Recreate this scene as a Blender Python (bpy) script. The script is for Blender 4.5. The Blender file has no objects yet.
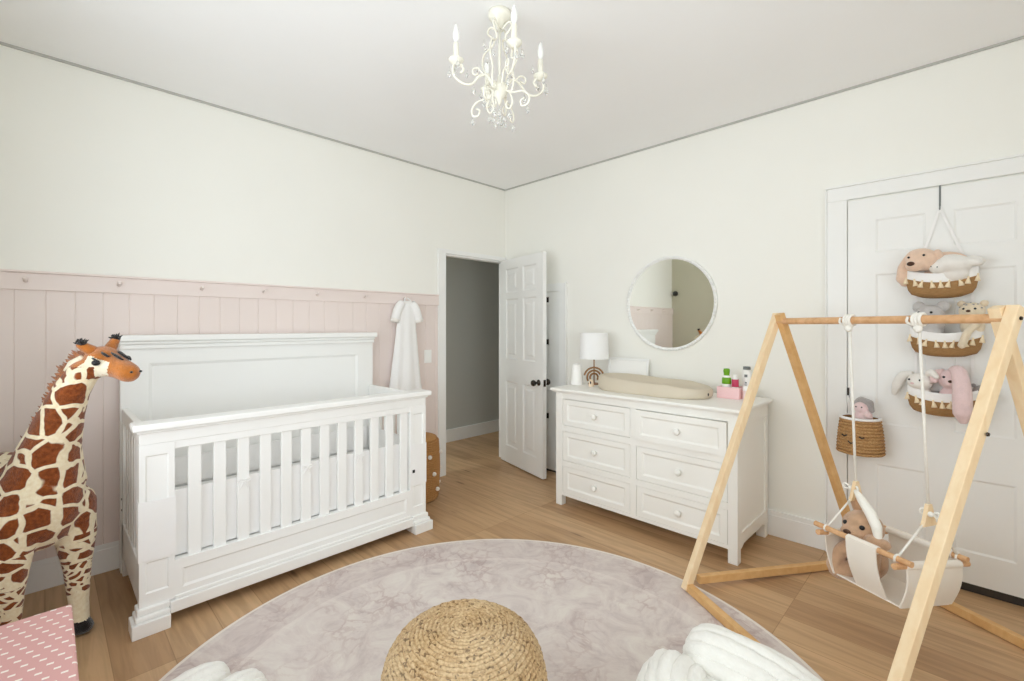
import bpy, bmesh, math, random
from mathutils import Vector, Matrix, Euler, noise
PI = math.pi
random.seed(7)
sc = bpy.context.scene
COL = sc.collection

# ------------------------------------------------------------------ camera
cam_d = bpy.data.cameras.new('camera')
cam_d.sensor_width = 36.0
cam_d.lens = 462.5 / 1024 * 36.0
cam_d.shift_y = -14.5 / 1024
cam_d.clip_start = 0.02
cam = bpy.data.objects.new('camera', cam_d)
COL.objects.link(cam)
cam.location = (0, 0, 1.376)
cam.rotation_euler = (PI / 2, 0, math.radians(44.72))
sc.camera = cam

# ------------------------------------------------------------------ light and exposure
sc.view_settings.view_transform = 'Standard'
sc.view_settings.look = 'None'
sc.view_settings.gamma = 1.0
sc.view_settings.use_curve_mapping = False
sc.view_settings.exposure = 0.0
sc.cycles.max_bounces = 12
sc.cycles.diffuse_bounces = 8
sc.cycles.use_denoising = True
world = bpy.data.worlds.new('daylight')
sc.world = world
world.use_nodes = True
wn = world.node_tree.nodes
wn['Background'].inputs[0].default_value = (0.86, 0.93, 1.0, 1)
wn['Background'].inputs[1].default_value = 2.0


def area(name, loc, rot, sx, sy, power, spread=180, color=(0.895, 0.97, 1.0)):
    l = bpy.data.lights.new(name, 'AREA')
    l.shape = 'RECTANGLE'
    l.size = sx
    l.size_y = sy
    l.energy = power
    l.color = color
    l.spread = math.radians(spread)
    o = bpy.data.objects.new(name, l)
    COL.objects.link(o)
    o.location = loc
    o.rotation_euler = rot
    return o


# daylight in the windows behind the camera
area('window_daylight_east', (1.33, .60, 1.52), (0, math.radians(102), 0), 1.5, 1.7, 17.5, 140)
area('window_daylight_south', (-1.25, -0.43, 1.55), (math.radians(102), 0, 0), 2.5, 1.5, 21, 145)
area('hall_fill', (-3.95, 0.9, 2.6), (0, 0, 0), 0.7, 0.7, 22.0)  # unseen area light added to brighten the hall

# ------------------------------------------------------------------ materials


def S(r, g, b):
    def f(c):
        c /= 255.0
        return c / 12.92 if c <= 0.04045 else ((c + 0.055) / 1.055) ** 2.4
    return (f(r), f(g), f(b), 1.0)


class N:
    def __init__(self, name, rough=0.5, spec=0.4):
        self.m = bpy.data.materials.new(name)
        self.m.use_nodes = True
        self.t = self.m.node_tree
        self.p = self.t.nodes['Principled BSDF']
        self.p.inputs['Roughness'].default_value = rough
        self.p.inputs['Specular IOR Level'].default_value = spec

    def n(self, kind, **kw):
        x = self.t.nodes.new(kind)
        for k, v in kw.items():
            if k.startswith('_'):
                setattr(x, k[1:], v)
            else:
                x.inputs[k.replace('__', ' ')].default_value = v
        return x

    def l(self, a, b):
        self.t.links.new(a, b)

    def coord(self, scale=(1, 1, 1), kind='Object'):
        c = self.n('ShaderNodeTexCoord')
        mp = self.n('ShaderNodeMapping')
        mp.inputs['Scale'].default_value = scale
        self.l(c.outputs[kind], mp.inputs[0])
        return mp.outputs[0]

    def ramp(self, fac, stops, interp='LINEAR'):
        r = self.n('ShaderNodeValToRGB')
        r.color_ramp.interpolation = interp
        e = r.color_ramp.elements
        while len(e) < len(stops):
            e.new(0.5)
        for i, (p, c) in enumerate(stops):
            e[i].position = p
            e[i].color = c
        self.l(fac, r.inputs[0])
        return r.outputs[0]

    def mix(self, fac, a, b, mode='MIX'):
        x = self.n('ShaderNodeMix', _data_type='RGBA', _blend_type=mode)
        for s, v in ((0, fac), (6, a), (7, b)):
            if hasattr(v, 'is_linked'):
                self.l(v, x.inputs[s])
            else:
                x.inputs[s].default_value = v
        return x.outputs[2]

    def math(self, op, a, b=0.0, c=0.0):
        x = self.n('ShaderNodeMath', _operation=op)
        for s, v in ((0, a), (1, b), (2, c)):
            if hasattr(v, 'is_linked'):
                self.l(v, x.inputs[s])
            else:
                x.inputs[s].default_value = v
        return x.outputs[0]

    def color(self, v):
        if hasattr(v, 'is_linked'):
            self.l(v, self.p.inputs['Base Color'])
        else:
            self.p.inputs['Base Color'].default_value = v
        return self

    def bump(self, h, strength=0.3, dist=0.01):
        b = self.n('ShaderNodeBump', Strength=strength, Distance=dist)
        self.l(h, b.inputs['Height'])
        self.l(b.outputs[0], self.p.inputs['Normal'])
        return self


def plain(name, c, rough=0.5, spec=0.4, var=0.03, scale=9.0, bump=0.0, bscale=200.0, sheen=0.0, metal=0.0):
    m = N(name, rough, spec)
    v = m.coord()
    nz = m.n('ShaderNodeTexNoise', Scale=scale, Detail=3.0)
    m.l(v, nz.inputs['Vector'])
    lo = tuple(x * (1 - var) for x in c[:3]) + (1,)
    hi = tuple(min(1, x * (1 + var)) for x in c[:3]) + (1,)
    m.color(m.ramp(nz.outputs['Fac'], [(0.3, lo), (0.7, hi)]))
    if bump:
        n2 = m.n('ShaderNodeTexNoise', Scale=bscale, Detail=2.0)
        m.l(v, n2.inputs['Vector'])
        m.bump(n2.outputs['Fac'], bump, 0.006)
    m.p.inputs['Metallic'].default_value = metal
    if sheen:
        m.p.inputs['Sheen Weight'].default_value = sheen
    return m.m


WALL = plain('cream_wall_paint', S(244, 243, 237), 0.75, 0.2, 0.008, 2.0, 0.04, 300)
WALLSH = plain('beige_shaded_wall_paint', S(206, 203, 184), 0.75, 0.2, 0.008, 2.0, 0.04, 300)  # beige, darkened: the unlit back wall's shade is put into the colour
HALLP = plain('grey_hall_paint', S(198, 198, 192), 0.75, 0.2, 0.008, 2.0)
CEIL = plain('ceiling_paint', S(246, 246, 246), 0.85, 0.15, 0.008, 2.0)
PINKP = plain('pink_wainscot_paint', S(236, 223, 218), 0.5, 0.3, 0.01, 2.0)
TRIM = plain('white_trim_paint', S(243, 243, 241), 0.42, 0.4, 0.008, 3.0)
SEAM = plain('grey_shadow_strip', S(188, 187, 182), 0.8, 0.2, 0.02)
WHITE = plain('white_furniture_lacquer', S(247, 247, 245), 0.38, 0.4, 0.006, 3.0)
DRESSW = plain('white_dresser_paint', S(246, 245, 240), 0.42, 0.4, 0.006, 3.0)
DARK = plain('dark_gap', S(66, 60, 55), 0.8, 0.2, 0.1)
BLACK = plain('black_plastic', S(22, 21, 22), 0.35, 0.5, 0.05)
BRONZE = plain('dark_bronze', S(58, 50, 44), 0.25, 0.6, 0.1, metal=0.7)
IVORY = plain('ivory_enamel', S(240, 237, 224), 0.35, 0.5, 0.01)
LINEN = plain('white_linen', S(246, 245, 244), 0.9, 0.1, 0.01, 8, 0.12, 500, 0.2)
CANVAS = plain('ivory_canvas', S(243, 236, 226), 0.9, 0.1, 0.015, 12, 0.2, 450, 0.2)
ROPEW = plain('white_cotton_rope', S(246, 243, 236), 0.85, 0.1, 0.03, 60, 0.4, 260)
TASSEL = plain('cream_cotton_tassel', S(246, 228, 196), 0.9, 0.1, 0.04, 60)
KNIT = plain('white_chenille_yarn', S(240, 238, 232), 0.95, 0.05, 0.02, 20, 0.5, 160, 0.4)
PAD = plain('beige_pad_foam', S(214, 203, 184), 0.55, 0.3, 0.01, 5)
GOLD = plain('rattan_gold_metal', S(150, 106, 62), 0.35, 0.5, 0.08, metal=0.35)
PINKBIN = plain('pink_plastic_bin', S(243, 203, 204), 0.4, 0.4, 0.02)
SWITCH = plain('switch_plate_plastic', S(250, 249, 246), 0.35, 0.4, 0.005)


def fur(name, c, var=0.12, scale=40):
    return plain(name, c, 0.95, 0.05, var, scale, 0.7, 330, 0.5)


def wood_mat(name, c1, c2, axis_scale, rough=0.5):
    m = N(name, rough, 0.35)
    v = m.coord(axis_scale)
    nz = m.n('ShaderNodeTexNoise', Scale=3.0, Detail=5.0, Distortion=0.6)
    m.l(v, nz.inputs['Vector'])
    m.color(m.ramp(nz.outputs['Fac'], [(0.3, c1), (0.68, c2)]))
    return m.m


PINE = wood_mat('pale_pine', S(238, 208, 166), S(247, 224, 188), (9, 9, 2.0))
PINEH = wood_mat('honey_pine', S(214, 166, 108), S(226, 184, 128), (7, 7, 7))
BEECH = wood_mat('beech_dowel', S(206, 158, 112), S(226, 182, 138), (10, 10, 10))

# floor: oak planks running along X
m = N('oak_planks', 0.42, 0.35)
tc = m.n('ShaderNodeTexCoord')
bk = m.n('ShaderNodeTexBrick', _offset=0.37, _offset_frequency=1, Scale=1.0, Color1=S(208, 172, 132), Color2=S(182, 145, 107),
         Mortar=S(166, 130, 92), Bias=0.0)
bk.inputs['Mortar Size'].default_value = 0.0016
bk.inputs['Mortar Smooth'].default_value = 0.3
bk.inputs['Brick Width'].default_value = 1.7
bk.inputs['Row Height'].default_value = 0.19
m.l(tc.outputs['Object'], bk.inputs['Vector'])
mp = m.n('ShaderNodeMapping')
mp.inputs['Scale'].default_value = (0.9, 11, 1)
m.l(tc.outputs['Object'], mp.inputs[0])
g1 = m.n('ShaderNodeTexNoise', Scale=2.2, Detail=6.0, Distortion=1.2)
m.l(mp.outputs[0], g1.inputs['Vector'])
grain = m.ramp(g1.outputs['Fac'], [(0.3, (0.68, 0.66, 0.63, 1)), (0.60, (1, 1, 1, 1))])
c = m.mix(0.75, bk.outputs['Color'], grain, 'MULTIPLY')
mp2 = m.n('ShaderNodeMapping')
mp2.inputs['Scale'].default_value = (1.6, 8, 1)
m.l(tc.outputs['Object'], mp2.inputs[0])
kn = m.n('ShaderNodeTexVoronoi', Scale=1.0)
m.l(mp2.outputs[0], kn.inputs['Vector'])
knot = m.ramp(kn.outputs['Distance'], [(0.045, S(104, 76, 52)), (0.12, (1, 1, 1, 1))])
c = m.mix(0.55, c, knot, 'MULTIPLY')
m.color(c)
m.bump(bk.outputs['Fac'], -0.25, 0.002)
FLOOR = m.m

# round rug: faded oriental pattern with a border
m = N('faded_rug', 0.95, 0.05)
tc = m.n('ShaderNodeTexCoord')
n1 = m.n('ShaderNodeTexNoise', Scale=5.0, Detail=8.0, Roughness=0.72, Distortion=1.2)
m.l(tc.outputs['Object'], n1.inputs['Vector'])
n2 = m.n('ShaderNodeTexVoronoi', Scale=14.0, _feature='DISTANCE_TO_EDGE')
wv = m.mix(0.12, tc.outputs['Object'], n1.outputs['Color'])
m.l(wv, n2.inputs['Vector'])
base = m.ramp(n1.outputs['Fac'], [(0.34, S(200, 187, 184)), (0.5, S(217, 206, 201)), (0.64, S(226, 218, 211))])
vein = m.ramp(n2.outputs['Distance'], [(0.02, S(222, 206, 206)), (0.10, (1, 1, 1, 1))])
n3 = m.n('ShaderNodeTexNoise', Scale=3.0, Detail=4.0)
m.l(tc.outputs['Object'], n3.inputs['Vector'])
msk = m.ramp(n3.outputs['Fac'], [(0.45, (0, 0, 0, 1)), (0.62, (0.6, 0.6, 0.6, 1))])
c = m.mix(msk, base, m.mix(1.0, base, vein, 'MULTIPLY'))
ln = m.n('ShaderNodeVectorMath', _operation='LENGTH')
m.l(tc.outputs['Object'], ln.inputs[0])
rad = ln.outputs['Value']
ring = m.ramp(rad, [(0.0, (0, 0, 0, 1)), (0.98, (0, 0, 0, 1)), (0.985, (1, 1, 1, 1)), (1.0, (1, 1, 1, 1))], 'LINEAR')
band = m.math('COMPARE', rad, 1.03, 0.012)
band2 = m.math('COMPARE', rad, 1.282, 0.012)
bord = m.math('COMPARE', rad, 1.14, 0.10)
c = m.mix(m.math('MULTIPLY', bord, 0.16), c, S(214, 200, 204), 'MULTIPLY')
c = m.mix(m.math('MULTIPLY', band, 0.25), c, S(232, 222, 216))
c = m.mix(m.math('MULTIPLY', band2, 0.8), c, S(238, 230, 220))
m.color(c)
m.bump(n1.outputs['Fac'], 0.3, 0.004)
RUG = m.m

# jute braid
m = N('braided_jute', 0.9, 0.1)
v = m.coord()
n1 = m.n('ShaderNodeTexNoise', Scale=120.0, Detail=3.0)
m.l(v, n1.inputs['Vector'])
n2 = m.n('ShaderNodeTexNoise', Scale=78.0, Detail=1.0)
m.l(v, n2.inputs['Vector'])
n4 = m.n('ShaderNodeTexNoise', Scale=6.0, Detail=2.0)
m.l(v, n4.inputs['Vector'])
c = m.ramp(n1.outputs['Fac'], [(0.3, S(150, 118, 82)), (0.5, S(192, 162, 122)), (0.7, S(216, 190, 152))])
spk = m.ramp(n2.outputs['Fac'], [(0.34, S(104, 74, 46)), (0.39, (1, 1, 1, 1))])
c = m.mix(0.9, c, spk, 'MULTIPLY')
c = m.mix(0.25, c, m.ramp(n4.outputs['Fac'], [(0.35, S(184, 152, 108)), (0.65, S(226, 208, 176))]))
m.color(c)
m.bump(n1.outputs['Fac'], 0.6, 0.004)
JUTE = m.m
WICK = wood_mat('brown_wicker', S(158, 110, 62), S(196, 148, 92), (30, 30, 90), 0.8)
SEAG = wood_mat('seagrass_weave', S(152, 110, 66), S(200, 160, 110), (40, 40, 80), 0.85)
ORGB = wood_mat('brown_rope_basket', S(150, 114, 72), S(172, 134, 90), (20, 20, 120), 0.85)

# giraffe coat: patches grow smaller down the legs
m = N('giraffe_coat', 0.95, 0.05)
m.p.inputs['Sheen Weight'].default_value = 0.3
tc = m.n('ShaderNodeTexCoord')
nz = m.n('ShaderNodeTexNoise', Scale=9.0, Detail=2.0)
m.l(tc.outputs['Object'], nz.inputs['Vector'])
wv = m.mix(0.045, tc.outputs['Object'], nz.outputs['Color'])
sep = m.n('ShaderNodeSeparateXYZ')
m.l(tc.outputs['Object'], sep.inputs[0])


def patch(scale, stretch, thr):
    mp_ = m.n('ShaderNodeMapping')
    mp_.inputs['Scale'].default_value = stretch
    m.l(wv, mp_.inputs[0])
    vo = m.n('ShaderNodeTexVoronoi', _feature='DISTANCE_TO_EDGE', Scale=scale, Randomness=0.85)
    m.l(mp_.outputs[0], vo.inputs['Vector'])
    return m.ramp(vo.outputs['Distance'], [(thr, (0, 0, 0, 1)), (thr + 0.025, (1, 1, 1, 1))])


big = patch(11.5, (1, 1, 1.1), 0.075)
mid = patch(15.0, (1, 1, 1.5), 0.11)
small = patch(27.0, (1, 1, 1.6), 0.15)
f1 = m.math('GREATER_THAN', sep.outputs['Z'], 0.46)
f2 = m.math('GREATER_THAN', sep.outputs['Z'], 0.33)
f0 = m.math('GREATER_THAN', sep.outputs['Z'], 0.185)
f3 = m.math('GREATER_THAN', sep.outputs['Z'], 1.0)
pt = m.mix(f2, small, mid)
pt = m.mix(f1, pt, big)
pt = m.mix(f0, (0, 0, 0, 1), pt)
fz = m.n('ShaderNodeTexNoise', Scale=70.0, Detail=3.0)
m.l(tc.outputs['Object'], fz.inputs['Vector'])
brown = m.ramp(fz.outputs['Fac'], [(0.3, S(108, 52, 20)), (0.7, S(150, 80, 36))])
cream = m.ramp(fz.outputs['Fac'], [(0.3, S(238, 220, 184)), (0.7, S(250, 238, 210))])
m.color(m.mix(pt, cream, brown))
n5 = m.n('ShaderNodeTexNoise', Scale=300.0, Detail=2.0)
m.l(tc.outputs['Object'], n5.inputs['Vector'])
m.bump(n5.outputs['Fac'], 0.7, 0.006)
GCOAT = m.m
GHEAD = fur('giraffe_head_plush', S(184, 110, 44), 0.2)
GWHITE = fur('giraffe_cream_plush', S(240, 228, 202), 0.05)
GBLACK = fur('giraffe_black_plush', S(26, 20, 18), 0.2)
GMANE = fur('giraffe_mane_plush', S(166, 100, 52), 0.25)

# pink canvas with white dashes
m = N('pink_dash_canvas', 0.85, 0.1)
tc = m.n('ShaderNodeTexCoord')
bk = m.n('ShaderNodeTexBrick', _offset=0.5, _offset_frequency=2, Scale=1.0)
mp = m.n('ShaderNodeMapping')
mp.inputs['Rotation'].default_value = (0, 0, math.radians(8))
m.l(tc.outputs['Object'], mp.inputs[0])
sp = m.n('ShaderNodeSeparateXYZ')
m.l(mp.outputs[0], sp.inputs[0])
row = m.math('FLOOR', m.math('DIVIDE', sp.outputs['X'], 0.034))
odd = m.math('MULTIPLY', m.math('MODULO', m.math('ABSOLUTE', row), 2.0), 0.5)
fx = m.math('FRACT', m.math('ADD', m.math('DIVIDE', sp.outputs['X'], 0.034), 100.0))
fy = m.math('FRACT', m.math('ADD', m.math('ADD', m.math('DIVIDE', sp.outputs['Y'], 0.038), odd), 100.0))
inx = m.math('COMPARE', fx, 0.5, 0.13)
iny = m.math('COMPARE', fy, 0.5, 0.20)
dash = m.math('MULTIPLY', inx, iny)
m.color(m.mix(dash, S(222, 172, 168), S(250, 240, 232)))
DASH = m.m
PINKE = plain('pink_canvas_edge', S(232, 190, 184), 0.85, 0.1, 0.02)

# lamp shade, bulb glass, crystal, mirror, pane
SHADE = plain('white_lamp_shade', S(247, 247, 247), 0.8, 0.1, 0.005)
m = N('mirror_silver', 0.02, 0.5)
m.color((0.90, 0.91, 0.87, 1))
m.p.inputs['Metallic'].default_value = 1.0
MIRROR = m.m
m = N('cut_crystal', 0.03, 0.5)
m.color((0.97, 0.97, 0.95, 1))
m.p.inputs['Transmission Weight'].default_value = 0.75
m.p.inputs['IOR'].default_value = 1.5
CRYSTAL = m.m
BULB = plain('frosted_bulb', S(244, 244, 242), 0.2, 0.5, 0.003)
m = bpy.data.materials.new('window_glass')
m.use_nodes = True
t = m.node_tree
t.nodes.remove(t.nodes['Principled BSDF'])
tr = t.nodes.new('ShaderNodeBsdfTransparent')
gl = t.nodes.new('ShaderNodeBsdfGlossy')
gl.inputs['Roughness'].default_value = 0.02
mx = t.nodes.new('ShaderNodeMixShader')
mx.inputs[0].default_value = 0.06
t.links.new(tr.outputs[0], mx.inputs[1])
t.links.new(gl.outputs[0], mx.inputs[2])
t.links.new(mx.outputs[0], t.nodes['Material Output'].inputs[0])
PANE = m

# ------------------------------------------------------------------ mesh helpers


class B:
    def __init__(self):
        self.bm = bmesh.new()
        self.M = Matrix.Identity(4)

    def _add(self, verts):
        bmesh.ops.transform(self.bm, matrix=self.M, verts=verts)

    def box(self, x0, x1, y0, y1, z0, z1, bev=0.0, seg=2, M=None):
        r = bmesh.ops.create_cube(self.bm, size=1)
        vs = r['verts']
        T = Matrix.Translation(((x0 + x1) / 2, (y0 + y1) / 2, (z0 + z1) / 2)) @ Matrix.Diagonal((abs(x1 - x0), abs(y1 - y0), abs(z1 - z0), 1))
        bmesh.ops.transform(self.bm, matrix=T, verts=vs)
        if bev > 0:
            es = list({e for v in vs for e in v.link_edges})
            r = bmesh.ops.bevel(self.bm, geom=es, offset=bev, segments=seg, affect='EDGES', profile=0.5)
            vs = list({v for f in r['faces'] for v in f.verts} | {v for v in vs if v.is_valid})
        if M is not None:
            bmesh.ops.transform(self.bm, matrix=M, verts=vs)
        self._add(vs)
        return vs

    def beam(self, a, b, w, h, up=(0, 0, 1), bev=0.003, e0=0, e1=0):
        """square bar from a to b: w across, h along 'up'"""
        a, b = Vector(a), Vector(b)
        d = (b - a).normalized()
        up = Vector(up)
        s = d.cross(up).normalized()
        u = s.cross(d).normalized()
        L = (b - a).length
        M = Matrix((s, d, u)).transposed().to_4x4()
        M.translation = a
        self.box(-w / 2, w / 2, -e0, L + e1, -h / 2, h / 2, bev, 2, M)

    def tube(self, pts, r, seg=10, closed=False, caps=True):
        pts = [Vector(p) for p in pts]
        n = len(pts)
        rs = r if isinstance(r, (list, tuple)) else [r] * n
        rings = []
        prev = None
        for i, p in enumerate(pts):
            if closed:
                t = pts[(i + 1) % n] - pts[i - 1]
            else:
                t = pts[min(i + 1, n - 1)] - pts[max(i - 1, 0)]
            t = t.normalized() if t.length > 1e-9 else Vector((0, 0, 1))
            if prev is None:
                ax = Vector((0, 0, 1)) if abs(t.z) < 0.9 else Vector((1, 0, 0))
                u = t.cross(ax).normalized()
            else:
                u = (prev - t * prev.dot(t))
                u = u.normalized() if u.length > 1e-6 else t.orthogonal().normalized()
            prev = u
            w = t.cross(u)
            rings.append([self.bm.verts.new(self.M @ (p + (u * math.cos(2 * PI * k / seg) + w * math.sin(2 * PI * k / seg)) * rs[i])) for k in range(seg)])
        m_ = n if closed else n - 1
        for i in range(m_):
            a, b = rings[i], rings[(i + 1) % n]
            for k in range(seg):
                self.bm.faces.new((a[k], a[(k + 1) % seg], b[(k + 1) % seg], b[k]))
        if caps and not closed:
            self.bm.faces.new(rings[0][::-1])
            self.bm.faces.new(rings[-1])

    def lathe(self, prof, c=(0, 0, 0), seg=32, sx=1.0, sy=1.0, axis=None):
        """prof: list of (r, z)"""
        T = Matrix.Translation(c)
        if axis is not None:
            T = T @ Vector((0, 0, 1)).rotation_difference(Vector(axis)).to_matrix().to_4x4()
        rings = []
        for r, z in prof:
            if r < 1e-6:
                rings.append([self.bm.verts.new(self.M @ T @ Vector((0, 0, z)))])
            else:
                rings.append([self.bm.verts.new(self.M @ T @ Vector((r * sx * math.cos(2 * PI * k / seg), r * sy * math.sin(2 * PI * k / seg), z))) for k in range(seg)])
        for a, b in zip(rings, rings[1:]):
            for k in range(seg):
                k2 = (k + 1) % seg
                if len(a) == 1 and len(b) == 1:
                    continue
                if len(a) == 1:
                    self.bm.faces.new((a[0], b[k2], b[k]))
                elif len(b) == 1:
                    self.bm.faces.new((a[k], a[k2], b[0]))
                else:
                    self.bm.faces.new((a[k], a[k2], b[k2], b[k]))

    def ball(self, c, r, rot=None, sub=3):
        rr = r if isinstance(r, (list, tuple)) else (r, r, r)
        v = bmesh.ops.create_icosphere(self.bm, subdivisions=sub, radius=1)['verts']
        T = Matrix.Translation(c)
        if rot is not None:
            T = T @ (rot if isinstance(rot, Matrix) else Euler(rot).to_matrix().to_4x4())
        T = T @ Matrix.Diagonal((rr[0], rr[1], rr[2], 1))
        bmesh.ops.transform(self.bm, matrix=T, verts=v)
        self._add(v)

    def chain(self, pts, rs, seg=14, step=6):
        """limb: tapered tube with round ends"""
        P = [Vector(p) for p in pts]
        q, rr = [], []
        for i in range(len(P) - 1):
            for k in range(step):
                f = k / step
                q.append(P[i].lerp(P[i + 1], f))
                rr.append(rs[i] * (1 - f) + rs[i + 1] * f)
        q.append(P[-1])
        rr.append(rs[-1])
        self.tube(q, rr, seg)
        for p, r in ((P[0], rs[0]), (P[-1], rs[-1])):
            self.ball(p, r, sub=2)
        for p, r in zip(P[1:-1], rs[1:-1]):
            self.ball(p, r, sub=2)

    def poly_prism(self, pts, N_, t):
        """closed polygon (3-D points) pushed along N_ by t"""
        N_ = Vector(N_) * t
        a = [self.bm.verts.new(self.M @ Vector(p)) for p in pts]
        b = [self.bm.verts.new(self.M @ (Vector(p) + N_)) for p in pts]
        self.bm.faces.new(a)
        self.bm.faces.new(b[::-1])
        for i in range(len(a)):
            j = (i + 1) % len(a)
            self.bm.faces.new((a[j], a[i], b[i], b[j]))

    def panels(self, O, U, V, w, h, t, rects, rec=0.012, slope=0.012, raised=0.0):
        """board with recessed panels: corner O, axes U (w) and V (h); the front looks along U x V; t thick"""
        O, U, V = Vector(O), Vector(U), Vector(V)
        Nn = U.cross(V)
        P = lambda a, b, d=0.0: self.bm.verts.new(self.M @ (O + U * a + V * b - Nn * d))
        xs = sorted({0.0, w} | {r[0] for r in rects} | {r[1] for r in rects})
        zs = sorted({0.0, h} | {r[2] for r in rects} | {r[3] for r in rects})
        q = lambda *v: self.bm.faces.new(v)
        for x0, x1 in zip(xs, xs[1:]):
            for z0, z1 in zip(zs, zs[1:]):
                cx, cz = (x0 + x1) / 2, (z0 + z1) / 2
                if any(r[0] < cx < r[1] and r[2] < cz < r[3] for r in rects):
                    continue
                q(P(x0, z0), P(x1, z0), P(x1, z1), P(x0, z1))
        for r in rects:
            lev = [(0, 0), (slope, rec)]
            if raised:
                lev += [(slope + raised, rec), (slope + raised * 1.6, rec * 0.25)]
            for (i0, d0), (i1, d1) in zip(lev, lev[1:]):
                A = [(r[0] + i0, r[2] + i0), (r[1] - i0, r[2] + i0), (r[1] - i0, r[3] - i0), (r[0] + i0, r[3] - i0)]
                C = [(r[0] + i1, r[2] + i1), (r[1] - i1, r[2] + i1), (r[1] - i1, r[3] - i1), (r[0] + i1, r[3] - i1)]
                for k in range(4):
                    k2 = (k + 1) % 4
                    q(P(*A[k], d0), P(*A[k2], d0), P(*C[k2], d1), P(*C[k], d1))
            q(*[P(a, b, lev[-1][1]) for a, b in C])
        q(P(0, 0, t), P(0, h, t), P(w, h, t), P(w, 0, t))
        for (a0, b0), (a1, b1) in (((0, 0), (w, 0)), ((w, 0), (w, h)), ((w, h), (0, h)), ((0, h), (0, 0))):
            q(P(a0, b0), P(a0, b0, t), P(a1, b1, t), P(a1, b1))

    def mesh(self, name='m', smooth=False, doubles=True):
        if doubles:
            bmesh.ops.remove_doubles(self.bm, verts=self.bm.verts, dist=1e-5)
        bmesh.ops.recalc_face_normals(self.bm, faces=self.bm.faces)
        me = bpy.data.meshes.new(name)
        self.bm.to_mesh(me)
        self.bm.free()
        if smooth:
            me.polygons.foreach_set('use_smooth', [True] * len(me.polygons))
        return me

    def obj(self, name, mats, parent=None, smooth=False, base=None, angle=None):
        me = self.mesh(name, smooth or angle is not None)
        if angle is not None:
            me.set_sharp_from_angle(angle=math.radians(angle))
        return link(name, me, mats, parent, base)


def wloc(o):
    v = Vector((0, 0, 0))
    while o is not None:
        v = v + o.location
        o = o.parent
    return v


def link(name, me, mats, parent=None, base=None):
    """mesh in world coordinates -> object under parent (or standing at base)"""
    o = bpy.data.objects.new(name, me)
    for mt in (mats if isinstance(mats, (list, tuple)) else [mats]):
        me.materials.append(mt)
    if parent is not None:
        me.transform(Matrix.Translation(-wloc(parent)))
        o.parent = parent
    elif base is not None:
        me.transform(Matrix.Translation(-Vector(base)))
        o.location = base
    COL.objects.link(o)
    return o


def blob(fn, voxel=0.006, smooth=4):
    """fn fills a B with overlapping closed shapes; returns ONE continuous soft mesh"""
    b = B()
    fn(b)
    me = b.mesh('tmp', doubles=False)
    o = bpy.data.objects.new('tmp', me)
    COL.objects.link(o)
    md = o.modifiers.new('r', 'REMESH')
    md.mode = 'VOXEL'
    md.voxel_size = voxel
    dg = bpy.context.evaluated_depsgraph_get()
    dg.update()
    me2 = bpy.data.meshes.new_from_object(o.evaluated_get(dg))
    bpy.data.objects.remove(o)
    bm = bmesh.new()
    bm.from_mesh(me2)
    for _ in range(smooth):
        bmesh.ops.smooth_vert(bm, verts=bm.verts, factor=0.5, use_axis_x=True, use_axis_y=True, use_axis_z=True)
    bm.to_mesh(me2)
    bm.free()
    me2.polygons.foreach_set('use_smooth', [True] * len(me2.polygons))
    return me2


def tag(o, label, cat, group=None):
    o['label'] = label
    o['category'] = cat
    if group:
        o['group'] = group
    return o


def thing(name, loc, label, cat, group=None):
    o = bpy.data.objects.new(name, None)
    o.empty_display_size = 0.1
    COL.objects.link(o)
    o.location = loc
    return tag(o, label, cat, group)


def struct(o):
    o['kind'] = 'structure'
    return o


def spline(pts, n=8, closed=False):
    P = [Vector(p) for p in pts]
    out = []
    m_ = len(P)
    rng = range(m_ if closed else m_ - 1)
    for i in rng:
        p0 = P[i - 1] if (i > 0 or closed) else P[0]
        p1 = P[i]
        p2 = P[(i + 1) % m_]
        p3 = P[(i + 2) % m_] if (i + 2 < m_ or closed) else P[-1]
        for k in range(n):
            t_ = k / n
            out.append(0.5 * ((2 * p1) + (p2 - p0) * t_ + (2 * p0 - 5 * p1 + 4 * p2 - p3) * t_ ** 2 + (3 * p1 - p0 - 3 * p2 + p3) * t_ ** 3))
    if not closed:
        out.append(P[-1])
    return out


# ------------------------------------------------------------------ room shell
L, R, H = -3.45, 3.38, 2.796
XE, YS = 1.36, -0.45           # the walls behind the camera
b = B(); b.box(-5.2, XE + .15, YS - .15, 5.2, -0.1, 0); struct(b.obj('floor', FLOOR))
b = B(); b.box(-5.2, XE + .15, YS - .15, 5.2, H, H + 0.1); struct(b.obj('ceiling', CEIL))
# left wall with the doorway at y 2.60..3.31
DY0, DY1, DH = 2.60, 3.365, 2.046
b = B()
b.box(L - .07, L, YS - .15, DY0, 0, H); b.box(L - .07, L, DY1, R + .12, 0, H); b.box(L - .07, L, DY0, DY1, DH, H)
struct(b.obj('wall_left', WALL))
# right wall: two doors stand in front of recesses
b = B(); b.box(L, XE + .15, R, R + .12, 0, H); struct(b.obj('wall_right', WALL))
# wall behind the camera with a window, and the window wall on the far right
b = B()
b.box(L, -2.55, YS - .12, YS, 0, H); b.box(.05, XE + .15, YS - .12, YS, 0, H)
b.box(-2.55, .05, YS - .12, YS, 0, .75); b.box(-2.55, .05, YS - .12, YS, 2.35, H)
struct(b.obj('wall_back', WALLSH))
b = B()
b.box(XE, XE + .12, YS, -.30, 0, H); b.box(XE, XE + .12, 1.50, R, 0, H)
b.box(XE, XE + .12, -.30, 1.50, 0, .7); b.box(XE, XE + .12, -.30, 1.50, 2.35, H)
struct(b.obj('wall_window', WALL))


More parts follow.
